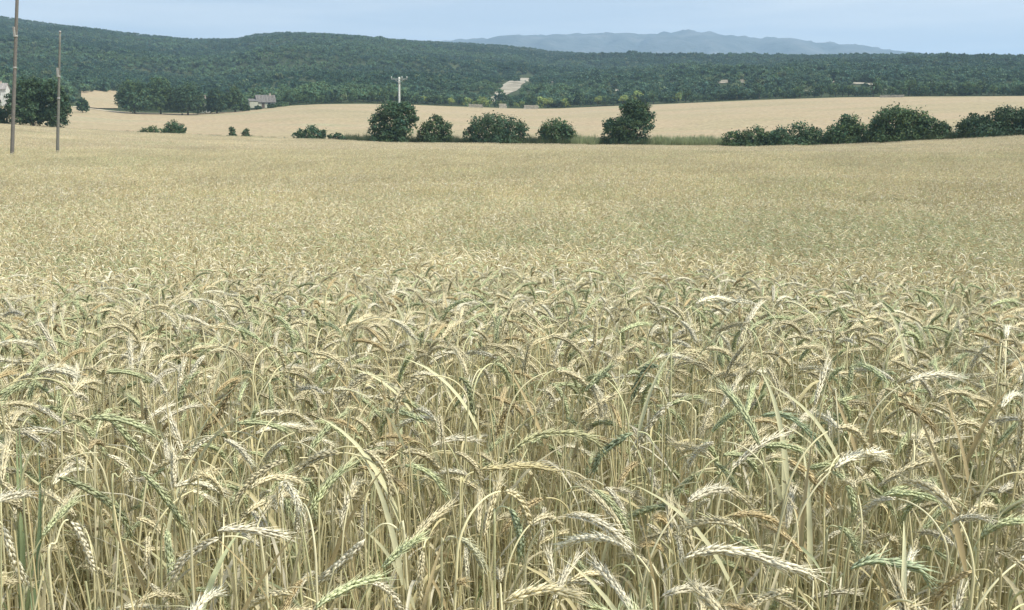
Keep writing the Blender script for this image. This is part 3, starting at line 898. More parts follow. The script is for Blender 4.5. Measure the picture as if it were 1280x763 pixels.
def verge():
    rng = np.random.default_rng(15)
    n = 3600
    px_ = rng.uniform(110, 1330, n)
    ph = np.array([az(p) for p in px_])
    off = rng.uniform(1.2, 7, n)
    d = np.interp(ph, PHI, CD[:, 8]) + off
    x, y = d * np.sin(ph), d * np.cos(ph)
    z = height(x, y)
    lush = np.clip((px_ - 420) / 60, 0.1, 1)
    keep = rng.random(n) < np.where(px_ < 430, .35, 1)
    x, y, z, px_, lush = x[keep], y[keep], z[keep], px_[keep], lush[keep]
    pale = ((px_ > 815) & (px_ < 905)) | ((px_ > 715) & (px_ < 750))
    k = len(x)
    idx = np.where(pale, rng.integers(0, 2, k), rng.integers(2, 4, k))
    tall = np.where(pale, rng.uniform(1.5, 2.25, k), rng.uniform(1.1, 2.0, k)) * np.where(px_ < 430, .62, 1)
    s = np.stack([rng.uniform(.9, 1.5, k), rng.uniform(.9, 1.5, k), tall], 1)
    rot = np.stack([0 * x, 0 * x, rng.uniform(0, 6.28, k)], 1)
    gn_scatter('verge_grass', np.stack([x, y, z - .05], 1), rot, s, idx,
               [grass_tuft(1, 1.3, 60, GC), grass_tuft(2, 1.1, 60, GC), grass_tuft(3, 1.3, 60, BR), grass_tuft(4, 1.1, 60, BR)])
verge()

# ------------------------------------------------------------------ rye
STRAW = np.array((.68, .625, .425)); PALEC = np.array((.76, .725, .57)); GLAUC = np.array((.53, .575, .35)); BROWN = np.array((.54, .45, .26)); BLUE = np.array((.43, .50, .33)); GOLD = np.array((.655, .59, .345))
def pick_col(rng):
    u = rng.random()
    c = STRAW if u < .49 else PALEC if u < .65 else GLAUC if u < .81 else BROWN if u < .92 else GOLD
    k = 0 if u < .49 else 1 if u < .65 else 2 if u < .81 else 3 if u < .92 else 4
    return c * rng.uniform(.9, 1.1), k

def plant_curve(rng, n=26, H=None):
    """stem and ear centreline in the x-z plane, bending over to +x"""
    L_ear = rng.uniform(.07, .115)
    S = rng.uniform(1.28, 1.45)
    lean = rng.normal(.06, .06)
    end = math.radians(np.clip(rng.normal(150, 30) if rng.random() < .8 else rng.normal(70, 25), 20, 188))
    s0 = S - L_ear - rng.uniform(.035, .13)
    s = np.concatenate([np.linspace(0, s0, 7, endpoint=False), np.linspace(s0, S, n - 7)])
    q = np.clip((s - s0) / (S - s0), 0, 1)
    th = lean * np.clip(s / .8, 0, 1) + (end - lean) * (q ** .95) * (1 - .06 * q)
    ds = np.diff(s, prepend=0)
    y = np.cumsum(.02 * ds * np.sin(s * 5 + rng.uniform(0, 6)))
    P = np.stack([np.cumsum(np.sin(th) * ds), y, np.cumsum(np.cos(th) * ds)], 1)
    return P, s, S - L_ear

def resample(P, n):
    P = np.asarray(P, float)
    s = np.concatenate([[0], np.cumsum(np.linalg.norm(np.diff(P, axis=0), axis=1))])
    t = np.linspace(0, s[-1], n)
    return np.stack([np.interp(t, s, P[:, k]) for k in range(3)], 1), s[-1]

def ear_geo(P, col, rng, nodes_=15, wide=1.0):
    """spikelets in four ranks up the ear, and the awns from their tips"""
    E, Lr = resample(P, nodes_ + 2)
    t, n, b = frames(E)
    ge, ga = Geo(), Geo()
    V0 = np.array([[0, 0, 0], [.42, .5, 0], [.42, -.25, .43], [.42, -.25, -.43], [1, 0, 0]])
    T0 = np.array([[0, 2, 1], [0, 3, 2], [0, 1, 3], [4, 1, 2], [4, 2, 3], [4, 3, 1]])
    tw = rng.uniform(0, 1.5)
    lng = Lr / nodes_ * 2.1
    for i in range(nodes_):
        f = (i + .5) / nodes_
        prof = (min(1, .55 + 2.4 * f) * min(1, (1.06 - f) * 2.6 + .3)) * wide
        for k in range(4):
            a = tw + k * math.pi / 2 + (i % 2) * .25 + rng.normal(0, .12)
            o = n[i + 1] * math.cos(a) + b[i + 1] * math.sin(a)
            d = t[i + 1] * math.cos(.2) + o * math.sin(.2) + .05 * rng.normal(size=3)
            d = d / np.linalg.norm(d)
            side = np.cross(d, o); side /= np.linalg.norm(side) + 1e-9
            oo = np.cross(side, d)
            p0 = E[i + 1] + o * .0016 * prof + t[i + 1] * (Lr / nodes_) * (.5 if k % 2 else 0)
            ll = lng * rng.uniform(.85, 1.15) * (.6 + .4 * prof)
            V = p0 + V0[:, :1] * ll * d + V0[:, 1:2] * .0050 * prof * oo + V0[:, 2:] * .0054 * prof * side
            c = col * rng.uniform(.82, 1.2)
            cc = np.stack([c * .86, c * .98, c * .98, c * .98, c * 1.14])
            ge.add(V, T0, cc)
            # awn
            al = rng.uniform(.009, .023) * (.75 + .5 * f)
            ad = norm(d + .10 * rng.normal(size=3) + .04 * o)
            tip = V[4]
            w1 = side * .00055; w2 = oo * .00055
            Q = np.stack([tip - w1, tip + w1 * .6 + w2, tip + w1 * .6 - w2, tip + ad * al])
            ga.add(Q, [[0, 1, 3], [1, 2, 3], [2, 0, 3]], np.clip(col * 1.12 + .05, 0, .9))
    return ge, ga

def leaf_geo(p, yaw, ln, wid, col, rng, droop):
    n = 9
    s = np.linspace(0, 1, n)
    th = .35 + droop * s ** 1.3
    ds = ln / (n - 1)
    r = np.cumsum(np.sin(th)) * ds - math.sin(th[0]) * ds
    z = np.cumsum(np.cos(th)) * ds - math.cos(th[0]) * ds
    P = p + np.stack([r * math.cos(yaw), r * math.sin(yaw), z], 1)
    tw = yaw + math.pi / 2 + rng.normal(0, .9) * s
    side = np.stack([np.cos(tw), np.sin(tw), .35 * np.sin(s * 4 + rng.uniform(0, 6))], 1)
    side = norm(side)
    W = wid * np.minimum(1, s * 6 + .35) * (1 - s ** 2.2) + .0006
    # folded blade: midrib lower than the two edges, so the blade has section
    nrm = np.cross(np.gradient(P, axis=0), side); nrm = norm(nrm)
    mid = P - nrm * W[:, None] * .22
    V = np.stack([P - side * W[:, None] / 2, mid, P + side * W[:, None] / 2], 1).reshape(-1, 3)
    g = Geo(); g.add(V, grid_tris(n, 3), col * np.linspace(.92, 1.1, n).repeat(3)[:, None])
    return g

def plant_parts(P, s, s_ear, rng, col, full=True, ear_nodes=15, wide=1.0):
    """the parts of one rye plant as separate geometries"""
    stem = P[s <= s_ear + .004]
    ear = P[s >= s_ear - .004]
    g = Geo()
    r = np.linspace(.0023, .0011, len(stem))
    scol = GOLD * .42 + GLAUC * .22 + col * .40
    scol = scol * rng.uniform(.85, 1.12)
    V, T = tube(stem, r, 5, (0, 1, 0), False)
    cs = np.linspace(.85, 1.1, len(stem)).repeat(5)[:, None] * scol
    g.add(V, T, np.clip(cs, 0, .85))
    # two swollen nodes on the stalk
    for f in (.35, .62):
        k = f * s_ear
        c = np.array([np.interp(k, s, P[:, j]) for j in range(3)])
        V, T = tube([c - [0, 0, .004], c, c + [0, 0, .004]], [.002, .0032, .002], 5, (0, 1, 0), False)
        g.add(V, T, BROWN * .8)
    out = {'stem': g}
    out['ear'], out['awns'] = ear_geo(ear, col, rng, ear_nodes, wide)
    lv = []
    for k in range(2 if full else 1):
        f = rng.uniform(.55, .86) if k == 0 else rng.uniform(.30, .6)
        c = np.array([np.interp(f * s_ear, s, P[:, j]) for j in range(3)])
        u = rng.random()
        lc = (GOLD if u < .4 else STRAW if u < .65 else PALEC * .9 if u < .82 else GLAUC * .9) * rng.uniform(.8, 1.1)
        lv.append(leaf_geo(c, rng.uniform(0, 6.28), rng.uniform(.14, .26), rng.uniform(.005, .0085), lc, rng, rng.uniform(.8, 2.9)))
    out['leaf'] = lv
    return out

NV = 36
VAR = []
vrng = np.random.default_rng(99)
for i in range(NV):
    P, s, se = plant_curve(vrng)
    col, ck = pick_col(vrng)
    parts = plant_parts(P, s, se, vrng, col)
    VAR.append(dict(P=P, s=s, se=se, kind=ck, parts=parts, ear=P[s >= se - .004], top=P[:, 2].max()))
MATS = [M_EAR, M_STALK, M_BLADE]
def joined(parts, name):
    g = Geo()
    for k, m in (('ear', 0), ('awns', 0), ('stem', 1)):
        q = parts[k]
        for V, T, C in zip(q.V, q.T, q.C):
            pass
        g.join(q); g.M[-1] = np.full(len(g.M[-1]), m)
    for q in parts['leaf']:
        g.join(q); g.M[-1] = np.full(len(g.M[-1]), 2)
    return g.mesh(name, MATS)

# ---- hero ears copied from the photograph: label, colour, photo polyline of stalk top and ear (| = where the ear starts), crop height
HERO = [
    ('large pale arching ear, the longest near the bottom edge on the right', PALEC, [(806, 752), (826, 722), (849, 702)], [(849, 702), (886, 690), (927, 691), (965, 703), (1012, 716)], 1.27, 1.15),
    ('blue green ear humped over twice beside the long pale ear', BLUE, [(1037, 745), (1045, 728), (1055, 717)], [(1055, 717), (1072, 707), (1089, 702), (1119, 705), (1146, 711), (1160, 728)], 1.25, 1.1),
    ('green ear arching down to the right near the left edge, darkest ear on that side', GLAUC * .85, [(30, 640), (48, 606), (66, 596)], [(66, 596), (100, 607), (131, 625), (153, 647), (162, 669)], 1.28, 1.15),
    ('slim green ear sweeping down beside the dark green arching ear on the left', GLAUC, [(142, 640), (150, 596), (166, 586)], [(166, 586), (187, 600), (206, 622), (231, 657)], 1.28, .9),
    ('pale ear bowed down to the left under a straight pale ear, lower left', PALEC, [(330, 705), (312, 676), (281, 671)], [(281, 671), (256, 682), (231, 700), (216, 725)], 1.27, 1.1),
    ('straight pale ear lying level above the ear bowed to the left, lower left', PALEC, [(240, 712), (248, 680), (262, 667)], [(262, 667), (290, 662), (320, 664), (353, 669)], 1.29, .9),
    ('fat pale ear hanging down to the left from a hooked stalk at the bottom', PALEC * 1.03, [(507, 700), (498, 664), (480, 655), (462, 669)], [(462, 669), (431, 700), (400, 727)], 1.27, 1.2),
    ('pale yellow ear arching along the bottom edge near the middle', STRAW * 1.1, [(600, 790), (606, 772), (619, 760)], [(619, 760), (647, 746), (681, 738), (719, 744)], 1.24, 1.1),
    ('short blue green ear hanging straight down below the middle of the field', BLUE * .9, [(618, 690), (620, 640), (634, 635)], [(634, 635), (644, 650), (650, 672), (650, 694)], 1.27, 1.15),
    ('dark green hooked ear with a whitish shoulder, standing above its neighbours', GLAUC * .7, [(545, 530), (556, 478), (568, 471)], [(568, 471), (581, 478), (588, 499), (590, 523)], 1.30, 1.3),
    ('blue green ear nodding at the top of a tall stalk above a whitish ear', BLUE * .85, [(836, 500), (842, 470), (829, 461)], [(829, 461), (812, 459), (798, 478), (791, 496)], 1.30, 1.25),
    ('whitish feathery ear slanting down to the left under the blue green nodding ear', PALEC * 1.06, [(868, 560), (866, 510), (846, 502)], [(846, 502), (822, 520), (801, 550), (795, 568)], 1.28, 1.2),
    ('green ear slanting down to the left, parallel with the whitish feathery ear', BLUE, [(815, 600), (815, 552), (798, 540)], [(798, 540), (774, 551), (753, 568), (743, 588)], 1.27, 1.2),
    ('long thin olive ear arching like a bow across the middle', GLAUC * .6 + GOLD * .4, [(612, 610), (620, 588), (633, 571)], [(633, 571), (667, 547), (705, 542), (740, 549), (750, 564)], 1.28, .95),
    ('golden ear lying level under the long bow shaped ear', GOLD, [(575, 640), (580, 602), (592, 590)], [(592, 590), (626, 585), (660, 583), (690, 588)], 1.26, .95),
    ('brownish crescent ear between the hooked green ear and the long bow shaped ear', BROWN, [(668, 560), (668, 510), (652, 502)], [(652, 502), (633, 516), (623, 540)], 1.28, 1.0),
    ('brown ear slanting down to the left in the left half of the field', BROWN * .85, [(318, 540), (316, 482), (305, 472)], [(305, 472), (289, 488), (272, 521), (253, 541)], 1.29, 1.1),
    ('green ear with a pale back curving down to the right, left side of the field', GLAUC * .85, [(96, 575), (100, 532), (115, 523)], [(115, 523), (138, 526), (157, 544), (177, 567)], 1.29, 1.1),
    ('glaucous ear arching to the right in the right half of the field', BLUE * 1.15, [(915, 570), (925, 528), (945, 521)], [(945, 521), (978, 519), (1004, 534), (1024, 557)], 1.28, 1.1),
    ('brown ear drooping to the right behind the glaucous arching ear', BROWN, [(1098, 560), (1102, 508), (1116, 503)], [(1116, 503), (1139, 511), (1168, 534)], 1.28, 1.0),
    ('tan ear humped low near the right edge, behind a tuft of whitish blades', STRAW, [(1176, 590), (1178, 545), (1188, 534)], [(1188, 534), (1211, 529), (1231, 540)], 1.27, 1.0),
    ('greenish ear curving up to the right edge of the picture', GLAUC, [(1216, 730), (1216, 695), (1224, 675)], [(1224, 675), (1246, 657), (1276, 651)], 1.28, 1.1),
    ('brown ear hanging down to the left near the bottom right corner', BROWN, [(1248, 770), (1242, 720), (1220, 713)], [(1220, 713), (1190, 728), (1167, 752)], 1.26, 1.0),
    ('white bleached ear hanging at the left edge above the bottom corner', PALEC * 1.08, [(-22, 720), (-14, 655), (2, 655)], [(2, 655), (14, 688), (30, 725)], 1.27, 1.2),
    ('pale ear drooping to the right below the dark green arching ear', PALEC, [(64, 740), (71, 676), (84, 652)], [(84, 650), (103, 675), (115, 710)], 1.27, 1.0),
    ('brownish straight ear pointing down right in the right half, low in the field', BROWN * 1.1, [(958, 640), (964, 580), (980, 574)], [(980, 574), (1010, 593), (1036, 627)], 1.28, 1.0),
    ('short green ear on the right, just above the blue green humped ear', GLAUC * .8, [(1030, 720), (1034, 664), (1047, 659)], [(1047, 659), (1062, 670), (1072, 690)], 1.27, 1.0),
    ('pale green ear curving down right of the golden stalks at the bottom', GLAUC * .5 + PALEC * .5, [(552, 730), (556, 678), (569, 672)], [(569, 672), (590, 685), (603, 707)], 1.26, 1.1),
]
def hero_curve(stalk, ear, zc):
    top = min(p[1] for p in ear + stalk)
    pt = [p for p in ear + stalk if p[1] == top][0]
    d = 1.3
    for _ in range(25):
        h = height(0, d)[0] + zc
        d = (h - EYE) / slope(*pt)
    pts = stalk[:-1] + ear
    lo = len(stalk) - 1
    W = []
    yaw = random.uniform(-.35, .35)
    x0 = at(*ear[0], d)[0]
    for p in pts:
        q = at(*p, d)
        q = at(*p, d + (q[0] - x0) * math.tan(yaw))
        W.append(q)
    W = np.array(W)
    fx = W[0][0] + (W[0][0] - W[1][0]) * .3
    by = math.sqrt(max(d * d - fx * fx, .2)) + random.uniform(0, .06)
    zb = height(fx, by)[0]
    knots = np.vstack([[fx, by, zb], [fx, by, zb + .5 * (W[0][2] - zb)], W])
    # smooth through the knots
    k = np.arange(len(knots)); t = np.concatenate([np.linspace(0, 2, 8, endpoint=False), np.linspace(2, len(knots) - 1, 26)])
    def cat(c):
        o = []
        for u in t:
            i = min(int(u), len(knots) - 2); f = u - i
            p0, p1, p2, p3 = c[max(i - 1, 0)], c[i], c[i + 1], c[min(i + 2, len(knots) - 1)]
            o.append(.5 * (2 * p1 + (p2 - p0) * f + (2 * p0 - 5 * p1 + 4 * p2 - p3) * f * f + (3 * p1 - p0 - 3 * p2 + p3) * f ** 3))
        return np.array(o)
    P = np.stack([cat(knots[:, j]) for j in range(3)], 1)
    s = np.concatenate([[0], np.cumsum(np.linalg.norm(np.diff(P, axis=0), axis=1))])
    ke = 2 + lo
    return P, s, np.interp(ke, t, s), d

hero_screen = []
PLANTS = 'rye plants in the front rows of the field'
def plant_object(name, label, group, loc, rotz, tilt, meshes, scale=1.0):
    root = link(name, None, loc=loc)
    root.rotation_euler = (tilt[0], tilt[1], rotz); root.scale = (scale,) * 3
    tag(root, label, 'rye plant', group)
    link('stem', meshes['stem'], root)
    e = link('ear', meshes['ear'], root)
    link('awns', meshes['awns'], e)
    for m in meshes['leaf']:
        link('leaf', m, root)
    return root
def part_meshes(parts):
    return {'stem': parts['stem'].mesh('stem', [M_STALK]), 'ear': parts['ear'].mesh('ear', [M_EAR]), 'awns': parts['awns'].mesh('awns', [M_EAR]),
            'leaf': [q.mesh('leaf', [M_BLADE]) for q in parts['leaf']]}
hrng = np.random.default_rng(41)
for lab, col, stalk, ear, zc, wide in HERO:
    P, s, se, d = hero_curve(stalk, ear, zc)
    o = P[0].copy()
    earlen = s[-1] - se
    parts = plant_parts(P - o, s, se, hrng, np.clip(np.array(col), 0, .85), True, max(12, int(earlen / .0085)), wide)
    plant_object('rye_plant', lab, PLANTS, o, 0, (0, 0), part_meshes(parts))
    hp = P[s >= se - .08]
    u, v, dep = project(hp)
    hero_screen.append((u, v, d))

def shoot(label, px, py, zc, cols, nl, ln, seed):
    rng = np.random.default_rng(seed)
    d = 1.3
    for _ in range(20):
        d = (height(0, d)[0] + zc - EYE) / slope(px, py)
    q = at(px, py, d)
    zg = height(q[0], q[1])[0]
    root = link('rye_plant', None, loc=(q[0], q[1], zg)); tag(root, label, 'rye plant', PLANTS)
    H = q[2] - zg
    sgeo = Geo(); V, T = tube([[0, 0, 0], [.004, 0, H * .5], [0, .003, H * .86]], [.0024, .0022, .0016], 7); sgeo.add(V, T, cols)
    link('stem', sgeo.mesh('stem', [M_STALK]), root)
    for k in range(nl):
        zz = H - ln * rng.uniform(.8, 1.0)
        lg = leaf_geo(np.array([0, 0, zz]), rng.uniform(0, 6.28), ln, rng.uniform(.007, .011), np.array(cols) * rng.uniform(.85, 1.15), rng, rng.uniform(-.3, .15))
        link('leaf', lg.mesh('leaf', [M_BLADE]), root)
shoot('dark green earless shoot standing upright at the bottom edge, left of the middle', 548, 690, 1.18, (.20, .28, .11), 2, .3, 1)
shoot('cluster of upright blue green blades at the left edge', 8, 585, 1.27, (.34, .42, .23), 4, .34, 2)
shoot('single stiff green blade just right of the blade cluster at the left edge', 24, 612, 1.24, (.28, .38, .22), 1, .3, 3)

# ---- the field
def scatter_area(d0, d1, dens, rng, half=.64, pad=1.2):
    """random points of the near field between two distances"""
    A = (2 * (half * d1 + pad)) * (d1 - d0 * .8)
    n = int(A * dens)
    x = rng.uniform(-(half * d1 + pad), half * d1 + pad, n); y = rng.uniform(max(d0 * .8, .5), d1, n)
    d = np.hypot(x, y)
    k = (d >= d0) & (d < d1) & (np.abs(x) < half * y + pad)
    return x[k], y[k]

frng = np.random.default_rng(123)
D1, D2_, D3 = 8.0, 24.0, 75.0
x, y = scatter_area(.72, D1, 560, frng, .62, 1.3)
z = height(x, y)
n = len(x)
vi = frng.integers(0, NV, n)
# ears lean with the wind to the right more often than not, and towards the viewer
yaw = np.where(frng.random(n) < .5, frng.normal(0, 1.0, n), frng.uniform(0, 6.28, n))
sc = np.clip(frng.normal(1.0, .05, n), .84, 1.12) * (1 + .03 * vnoise(x / .5, y / .5, 2))
tops = np.array([v['top'] for v in VAR])
sc *= np.clip(1.25 / tops[vi], .93, 1.06)
sc *= np.where(frng.random(n) < .55, frng.uniform(.55, .96, n), 1)
tl = frng.normal(0, .06, (n, 2))
EP = np.stack([v['ear'][np.linspace(0, len(v['ear']) - 1, 5).astype(int)] for v in VAR])   # NV,5,3
e = EP[vi] * sc[:, None, None]
cy, sy = np.cos(yaw)[:, None], np.sin(yaw)[:, None]
# small tilt, then turn
ex = e[..., 0] + tl[:, 1:2] * e[..., 2]; ey = e[..., 1] - tl[:, :1] * e[..., 2]
EW = np.stack([ex * cy - ey * sy + x[:, None], ex * sy + ey * cy + y[:, None], e[..., 2] + z[:, None]], -1)
u, v, dep = project(EW)
dd = np.hypot(EW[..., 0], EW[..., 1])
bad = (dd.min(1) < .84)
for hu, hv, hd in hero_screen:
    m = (dd.mean(1) < hd + .12) & (np.abs(u.mean(1) - hu.mean()) < 260)
    idx = np.flatnonzero(m & ~bad)
    if len(idx) == 0:
        continue
    q = np.hypot(u[idx][:, :, None] - hu[None, None], v[idx][:, :, None] - hv[None, None]).min((1, 2))
    bad[idx[q < 11]] = True
ok = ~bad
x, y, z, vi, yaw, sc, tl, u, v, dd = [q[ok] for q in (x, y, z, vi, yaw, sc, tl, u, v, dd)]
inside = ((u > -5) & (u < 1285) & (v < 770)).mean(1)
score = np.where(inside > .55, dd.mean(1), 99)
first = np.argsort(score)[:300 - len(HERO)]
isfirst = np.zeros(len(x), bool); isfirst[first] = True
MARKS = [(95, 'below the wooden poles'), (200, 'below the woodland clump'), (300, 'below the tiny pointed bushes'), (365, 'below the pale house'), (435, 'below the small ragged bush'), (530, 'below the concrete pole'),
         (572, 'below the pointed bush'), (665, 'below the dome shaped bush'), (735, 'below the flat topped bush'), (830, 'below the two tiered oak'), (900, 'below the pale verge grass'), (1030, 'below the low scrubby hedge'),
         (1080, 'below the small round tree'), (1165, 'below the broad domed tree'), (1215, 'below the sloping bush'), (9999, 'at the right edge')]
def mark(x_):
    return next(m for lim, m in MARKS if x_ < lim)
def describe(kind, u_, v_, d_):
    colr = ['straw yellow', 'bleached pale', 'grey green', 'brownish', 'golden'][kind]
    du = u_[-1] - u_[0]; dv = v_[-1] - v_[0]
    side_ = 'left' if du < 0 else 'right'
    lng = np.hypot(np.diff(u_), np.diff(v_)).sum()
    size_ = 'short' if lng < 48 else 'long' if lng > 85 else 'middling'
    if dv > 1.6 * abs(du):
        bend = 'hanging down'
    elif abs(dv) <= .45 * abs(du):
        bend = 'level to the ' + side_
    elif dv > 0:
        bend = 'drooping ' + side_
    elif -dv > 1.6 * abs(du):
        bend = 'standing upright'
    else:
        bend = 'rising ' + side_
    vm = v_.mean()
    row = 'bottom edge' if vm > 715 else 'second row' if vm > 665 else 'third row' if vm > 610 else 'fourth row'
    return '%s rye, %s ear %s, %s %s' % (colr, size_, bend, row, mark(u_.mean()))
KLAB = ['straw yellow rye plant with a drooping bearded ear, in the front rows', 'bleached pale rye plant with a drooping bearded ear, in the front rows',
        'grey green unripe rye plant with a drooping bearded ear, in the front rows', 'brownish rye plant with a drooping bearded ear, in the front rows',
        'golden yellow rye plant with a drooping bearded ear, in the front rows']
KGRP = ['straw yellow rye plants in the front rows', 'bleached pale rye plants in the front rows', 'grey green rye plants in the front rows', 'brownish rye plants in the front rows', 'golden rye plants in the front rows']
pm = {}
for i in first:
    k = int(vi[i])
    if k not in pm:
        pm[k] = part_meshes(VAR[k]['parts'])
    kk = VAR[k]['kind']
    # rotation: tilt in the plant's own frame, then turn about z
    E_ = (Matrix.Rotation(yaw[i], 3, 'Z') @ Matrix.Rotation(tl[i, 1], 3, 'Y') @ Matrix.Rotation(tl[i, 0], 3, 'X')).to_euler()
    plant_object('rye_plant', describe(kk, u[i], v[i], dd[i]), KGRP[kk], (x[i], y[i], z[i]), E_.z, (E_.x, E_.y), pm[k], float(sc[i]))
rest = ~isfirst
PT = [np.stack([x, y, z], 1)[rest]]
RO = [np.array([(Matrix.Rotation(yaw[i], 3, 'Z') @ Matrix.Rotation(tl[i, 1], 3, 'Y') @ Matrix.Rotation(tl[i, 0], 3, 'X')).to_euler()[:] for i in np.flatnonzero(rest)])]
SCL = [np.repeat(sc[rest][:, None], 3, 1)]
IDX = [vi[rest]]
STOCK = [joined(v_['parts'], 'rye_plant') for v_ in VAR]

# undergrowth of leafless stalks, tillers and dry blades between the plants
def tiller(seed):
    rng = np.random.default_rng(seed); g = Geo()
    for k in range(5):
        b = np.array([rng.normal(0, .035), rng.normal(0, .035), 0]); h = rng.uniform(.5, 1.18)
        ln = rng.normal(0, .10, 2)
        s = np.linspace(0, 1, 6)[:, None]
        P = b + np.hstack([ln * s ** 1.5, h * s])
        V, T = tube(P, np.linspace(.0022, .0012, 6), 4, (0, 1, 0), False)
        g.add(V, T, ([GOLD, GOLD * .45 + GLAUC * .6, STRAW * .7 + GLAUC * .3][k % 3] * rng.uniform(.88, 1.1)), 1)
        lc = [GOLD, STRAW, PALEC * .85, GLAUC * .45 + STRAW * .5, BROWN, GOLD * .5 + GLAUC * .5][rng.integers(0, 6)] * rng.uniform(.85, 1.1)
        q = leaf_geo(P[rng.integers(2, 6)], rng.uniform(0, 6.28), rng.uniform(.16, .32), rng.uniform(.005, .009), lc, rng, rng.uniform(.1, 2.5))
        g.join(q); g.M[-1] = np.full(len(g.M[-1]), 2)
    return g.mesh('tiller', MATS)
nt0 = len(STOCK)
STOCK += [tiller(300 + i) for i in range(10)]
x, y = scatter_area(1.0, D1, 165, frng, .62, 1.2)
n = len(x)
PT.append(np.stack([x, y, height(x, y)], 1)); RO.append(np.stack([0 * x, 0 * x, frng.uniform(0, 6.28, n)], 1)); SCL.append(np.repeat(frng.uniform(.85, 1.15, n)[:, None], 3, 1)); IDX.append(frng.integers(nt0, nt0 + 10, n))

# patches of plants, simpler the farther they stand
def patch(seed, size, count, lod, green=False):
    rng = np.random.default_rng(seed); g = Geo()
    for k in range(count):
        P, s, se = plant_curve(rng, 20)
        P = P * np.clip(1.25 / P[:, 2].max(), .9, 1.05) * rng.normal(1, .045) * (rng.uniform(.68, .94) if rng.random() < .35 else 1)
        s2 = np.concatenate([[0], np.cumsum(np.linalg.norm(np.diff(P, axis=0), axis=1))]); se = se * s2[-1] / s[-1]
        col, _ = pick_col(rng)
        if green and rng.random() < .4:
            col = GLAUC * rng.uniform(.8, 1.0)
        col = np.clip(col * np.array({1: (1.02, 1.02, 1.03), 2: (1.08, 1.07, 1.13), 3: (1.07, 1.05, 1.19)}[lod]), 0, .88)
        if lod > 1:
            col = np.clip(col * rng.uniform(.66, 1.3), 0, .9)
        a = rng.normal(0, 1.0) if rng.random() < .5 else rng.uniform(0, 6.28)
        c_, s_ = math.cos(a), math.sin(a)
        off = np.array([rng.uniform(-.55, .55) * size, rng.uniform(-.55, .55) * size, 0])
        P = np.stack([P[:, 0] * c_ - P[:, 1] * s_, P[:, 0] * s_ + P[:, 1] * c_, P[:, 2]], 1) + off
        ne = {1: 7, 2: 4, 3: 3}[lod]
        E, Lr = resample(P[s2 >= se - .005], ne)
        f = np.linspace(0, 1, ne)
        rad = .0050 * {1: 1, 2: 1.25, 3: 2.0}[lod] * np.minimum(1, .45 + 3 * f) * np.minimum(1, (1.08 - f) * 2)
        sd = {1: 5, 2: 3, 3: 3}[lod]
        V, T = tube(E, rad, sd, (-s_, c_, .01), lod == 1)
        g.add(V, T, (col * rng.uniform(.85, 1.15, (ne, 1))).repeat(sd, 0) if lod > 1 else np.vstack([(col * rng.uniform(.8, 1.2, (ne, 1))).repeat(sd, 0), col[None], col[None]]), 0)
        if lod == 1:
            t, nn_, bb = frames(E)
            for q in range(10):
                i = rng.integers(1, ne); an = rng.uniform(0, 6.28)
                o = nn_[i] * math.cos(an) + bb[i] * math.sin(an)
                p0 = E[i] + o * .005; tp = p0 + (t[i] + .2 * o) * .035
                w_ = np.cross(t[i], o) * .0012
                g.add([p0 - w_, p0 + w_, tp], [[0, 1, 2]], np.clip(col * 1.1 + .03, 0, .9), 0)
        keep = (s2 < se) & (P[:, 2] > {1: .35, 2: .75, 3: 1.0}[lod])
        st = P[keep]
        if len(st) > 2:
            st, _ = resample(st, {1: 5, 2: 3, 3: 2}[lod])
            sc_ = (GOLD * .5 + col * .45) * rng.uniform(.85, 1.1)
            V, T = tube(st, {1: .0022, 2: .0026, 3: .0036}[lod], 3, (0, 1, 0), False)
            g.add(V, T, sc_, 1)
        for _q in range(rng.binomial(3, {1: .55, 2: .25, 3: .05}[lod])):
            q = leaf_geo(P[min(6, len(P) - 1)] * [1, 1, rng.uniform(.75, 1.0)], rng.uniform(0, 6.28), rng.uniform(.14, .28), .007 * lod, (GOLD, STRAW, GLAUC)[rng.integers(0, 3)] * rng.uniform(.85, 1.08), rng, rng.uniform(.1, 2.4))
            g.join(q); g.M[-1] = np.full(len(g.M[-1]), 2)
    return g.mesh('rye_patch', MATS)

def tilted(x, y, a):
    """lie a patch along the slope of the ground, turned by a"""
    h0 = height(x, y); hx = (height(x + 1, y) - h0); hy = (height(x, y + 1) - h0)
    o = np.empty((len(x), 3))
    for i in range(len(x)):
        nrm = Vector((-hx[i], -hy[i], 1)).normalized()
        M = Vector((0, 0, 1)).rotation_difference(nrm).to_matrix() @ Matrix.Rotation(a[i], 3, 'Z')
        o[i] = M.to_euler()[:]
    return o

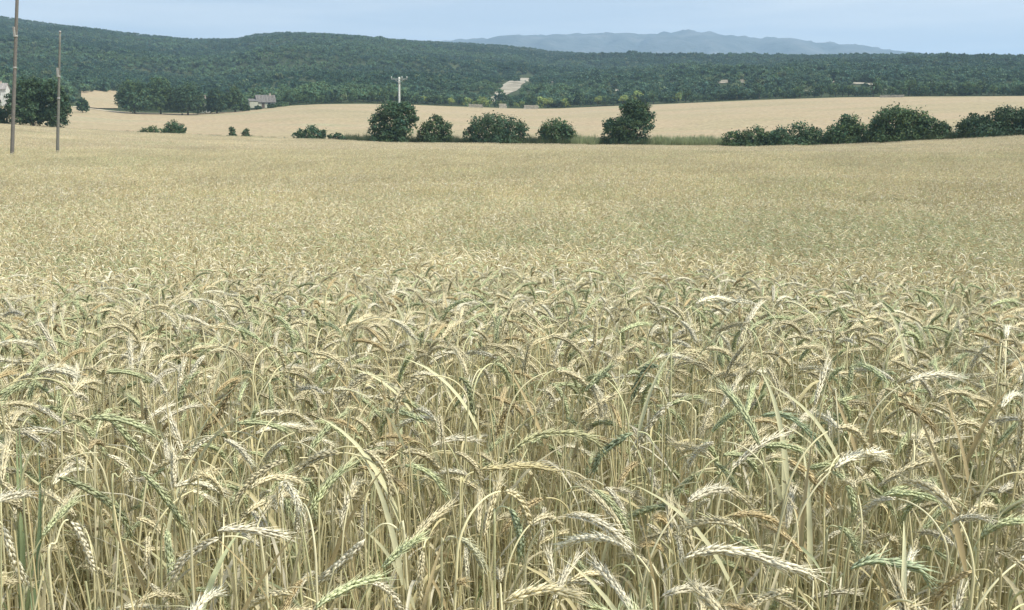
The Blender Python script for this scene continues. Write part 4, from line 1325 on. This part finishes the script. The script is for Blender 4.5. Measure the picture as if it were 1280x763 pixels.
def ring(d0, d1, size, lod, nvar, count, seed, half=.64, jit=.2):
    first_ = len(STOCK)
    STOCK.extend(patch(seed + i, size, count, lod, i >= nvar - 3) for i in range(nvar))
    ny = int(d1 / size) + 3; nx = int((half * d1 + 6) / size) + 2
    gx, gy = np.meshgrid(np.arange(-nx, nx + 1) * size, np.arange(0, ny) * size)
    x = gx.ravel() + frng.uniform(-jit, jit, gx.size) * size; y = gy.ravel() + frng.uniform(-jit, jit, gx.size) * size
    d = np.hypot(x, y)
    edge = np.interp(np.arctan2(x, y), PHI, CD[:, 8])
    k = (d > d0 + size * .1) & (d < np.minimum(d1, edge - size * .45)) & (np.abs(x) < half * y + 3)
    x, y = x[k], y[k]; n = len(x)
    a = frng.normal(0, .3, n)
    PT.append(np.stack([x, y, height(x, y)], 1)); RO.append(tilted(x, y, a))
    s = frng.uniform(.97, 1.03, n) * (1 + .03 * vnoise(x / 5, y / 5, 6))
    SCL.append(np.stack([s, s, s], 1)); gr = vnoise(x / (2.5 * size + 3), y / (2.5 * size + 3), 61) * .5 + np.exp(-((x - 8) / 6) ** 2 - ((y - 16) / 4.5) ** 2)
    IDX.append(np.where(gr + frng.normal(0, .2, n) > .42, frng.integers(first_ + nvar - 3, first_ + nvar, n), frng.integers(first_, first_ + nvar - 3, n)))
    return n
ring(D1 - .1, D2_, .6, 1, 10, 90, 1000)
ring(D2_ - .4, D3, 2.0, 2, 8, 620, 2000)
ring(D3 - 1.0, 270, 5.0, 3, 8, 2100, 3000)
gn_scatter('rye_field', np.concatenate(PT), np.concatenate(RO), np.concatenate(SCL), np.concatenate(IDX), STOCK)

# ------------------------------------------------------------------ air between here and the hills
g = Geo()
box(g, (0, 0, 200), (20000, 20000, 600))
hz = link('haze', g.mesh('haze', [], False))
tag(hz, kind='stuff')
hm = bpy.data.materials.new('summer haze'); hm.use_nodes = True
t = hm.node_tree; t.nodes.clear()
o = t.nodes.new('ShaderNodeOutputMaterial'); pv = t.nodes.new('ShaderNodeVolumePrincipled')
pv.inputs['Color'].default_value = (.50, .73, 1.0, 1); pv.inputs['Density'].default_value = 1.65e-4; pv.inputs['Anisotropy'].default_value = .1
t.links.new(pv.outputs[0], o.inputs['Volume'])
hz.data.materials.append(hm)
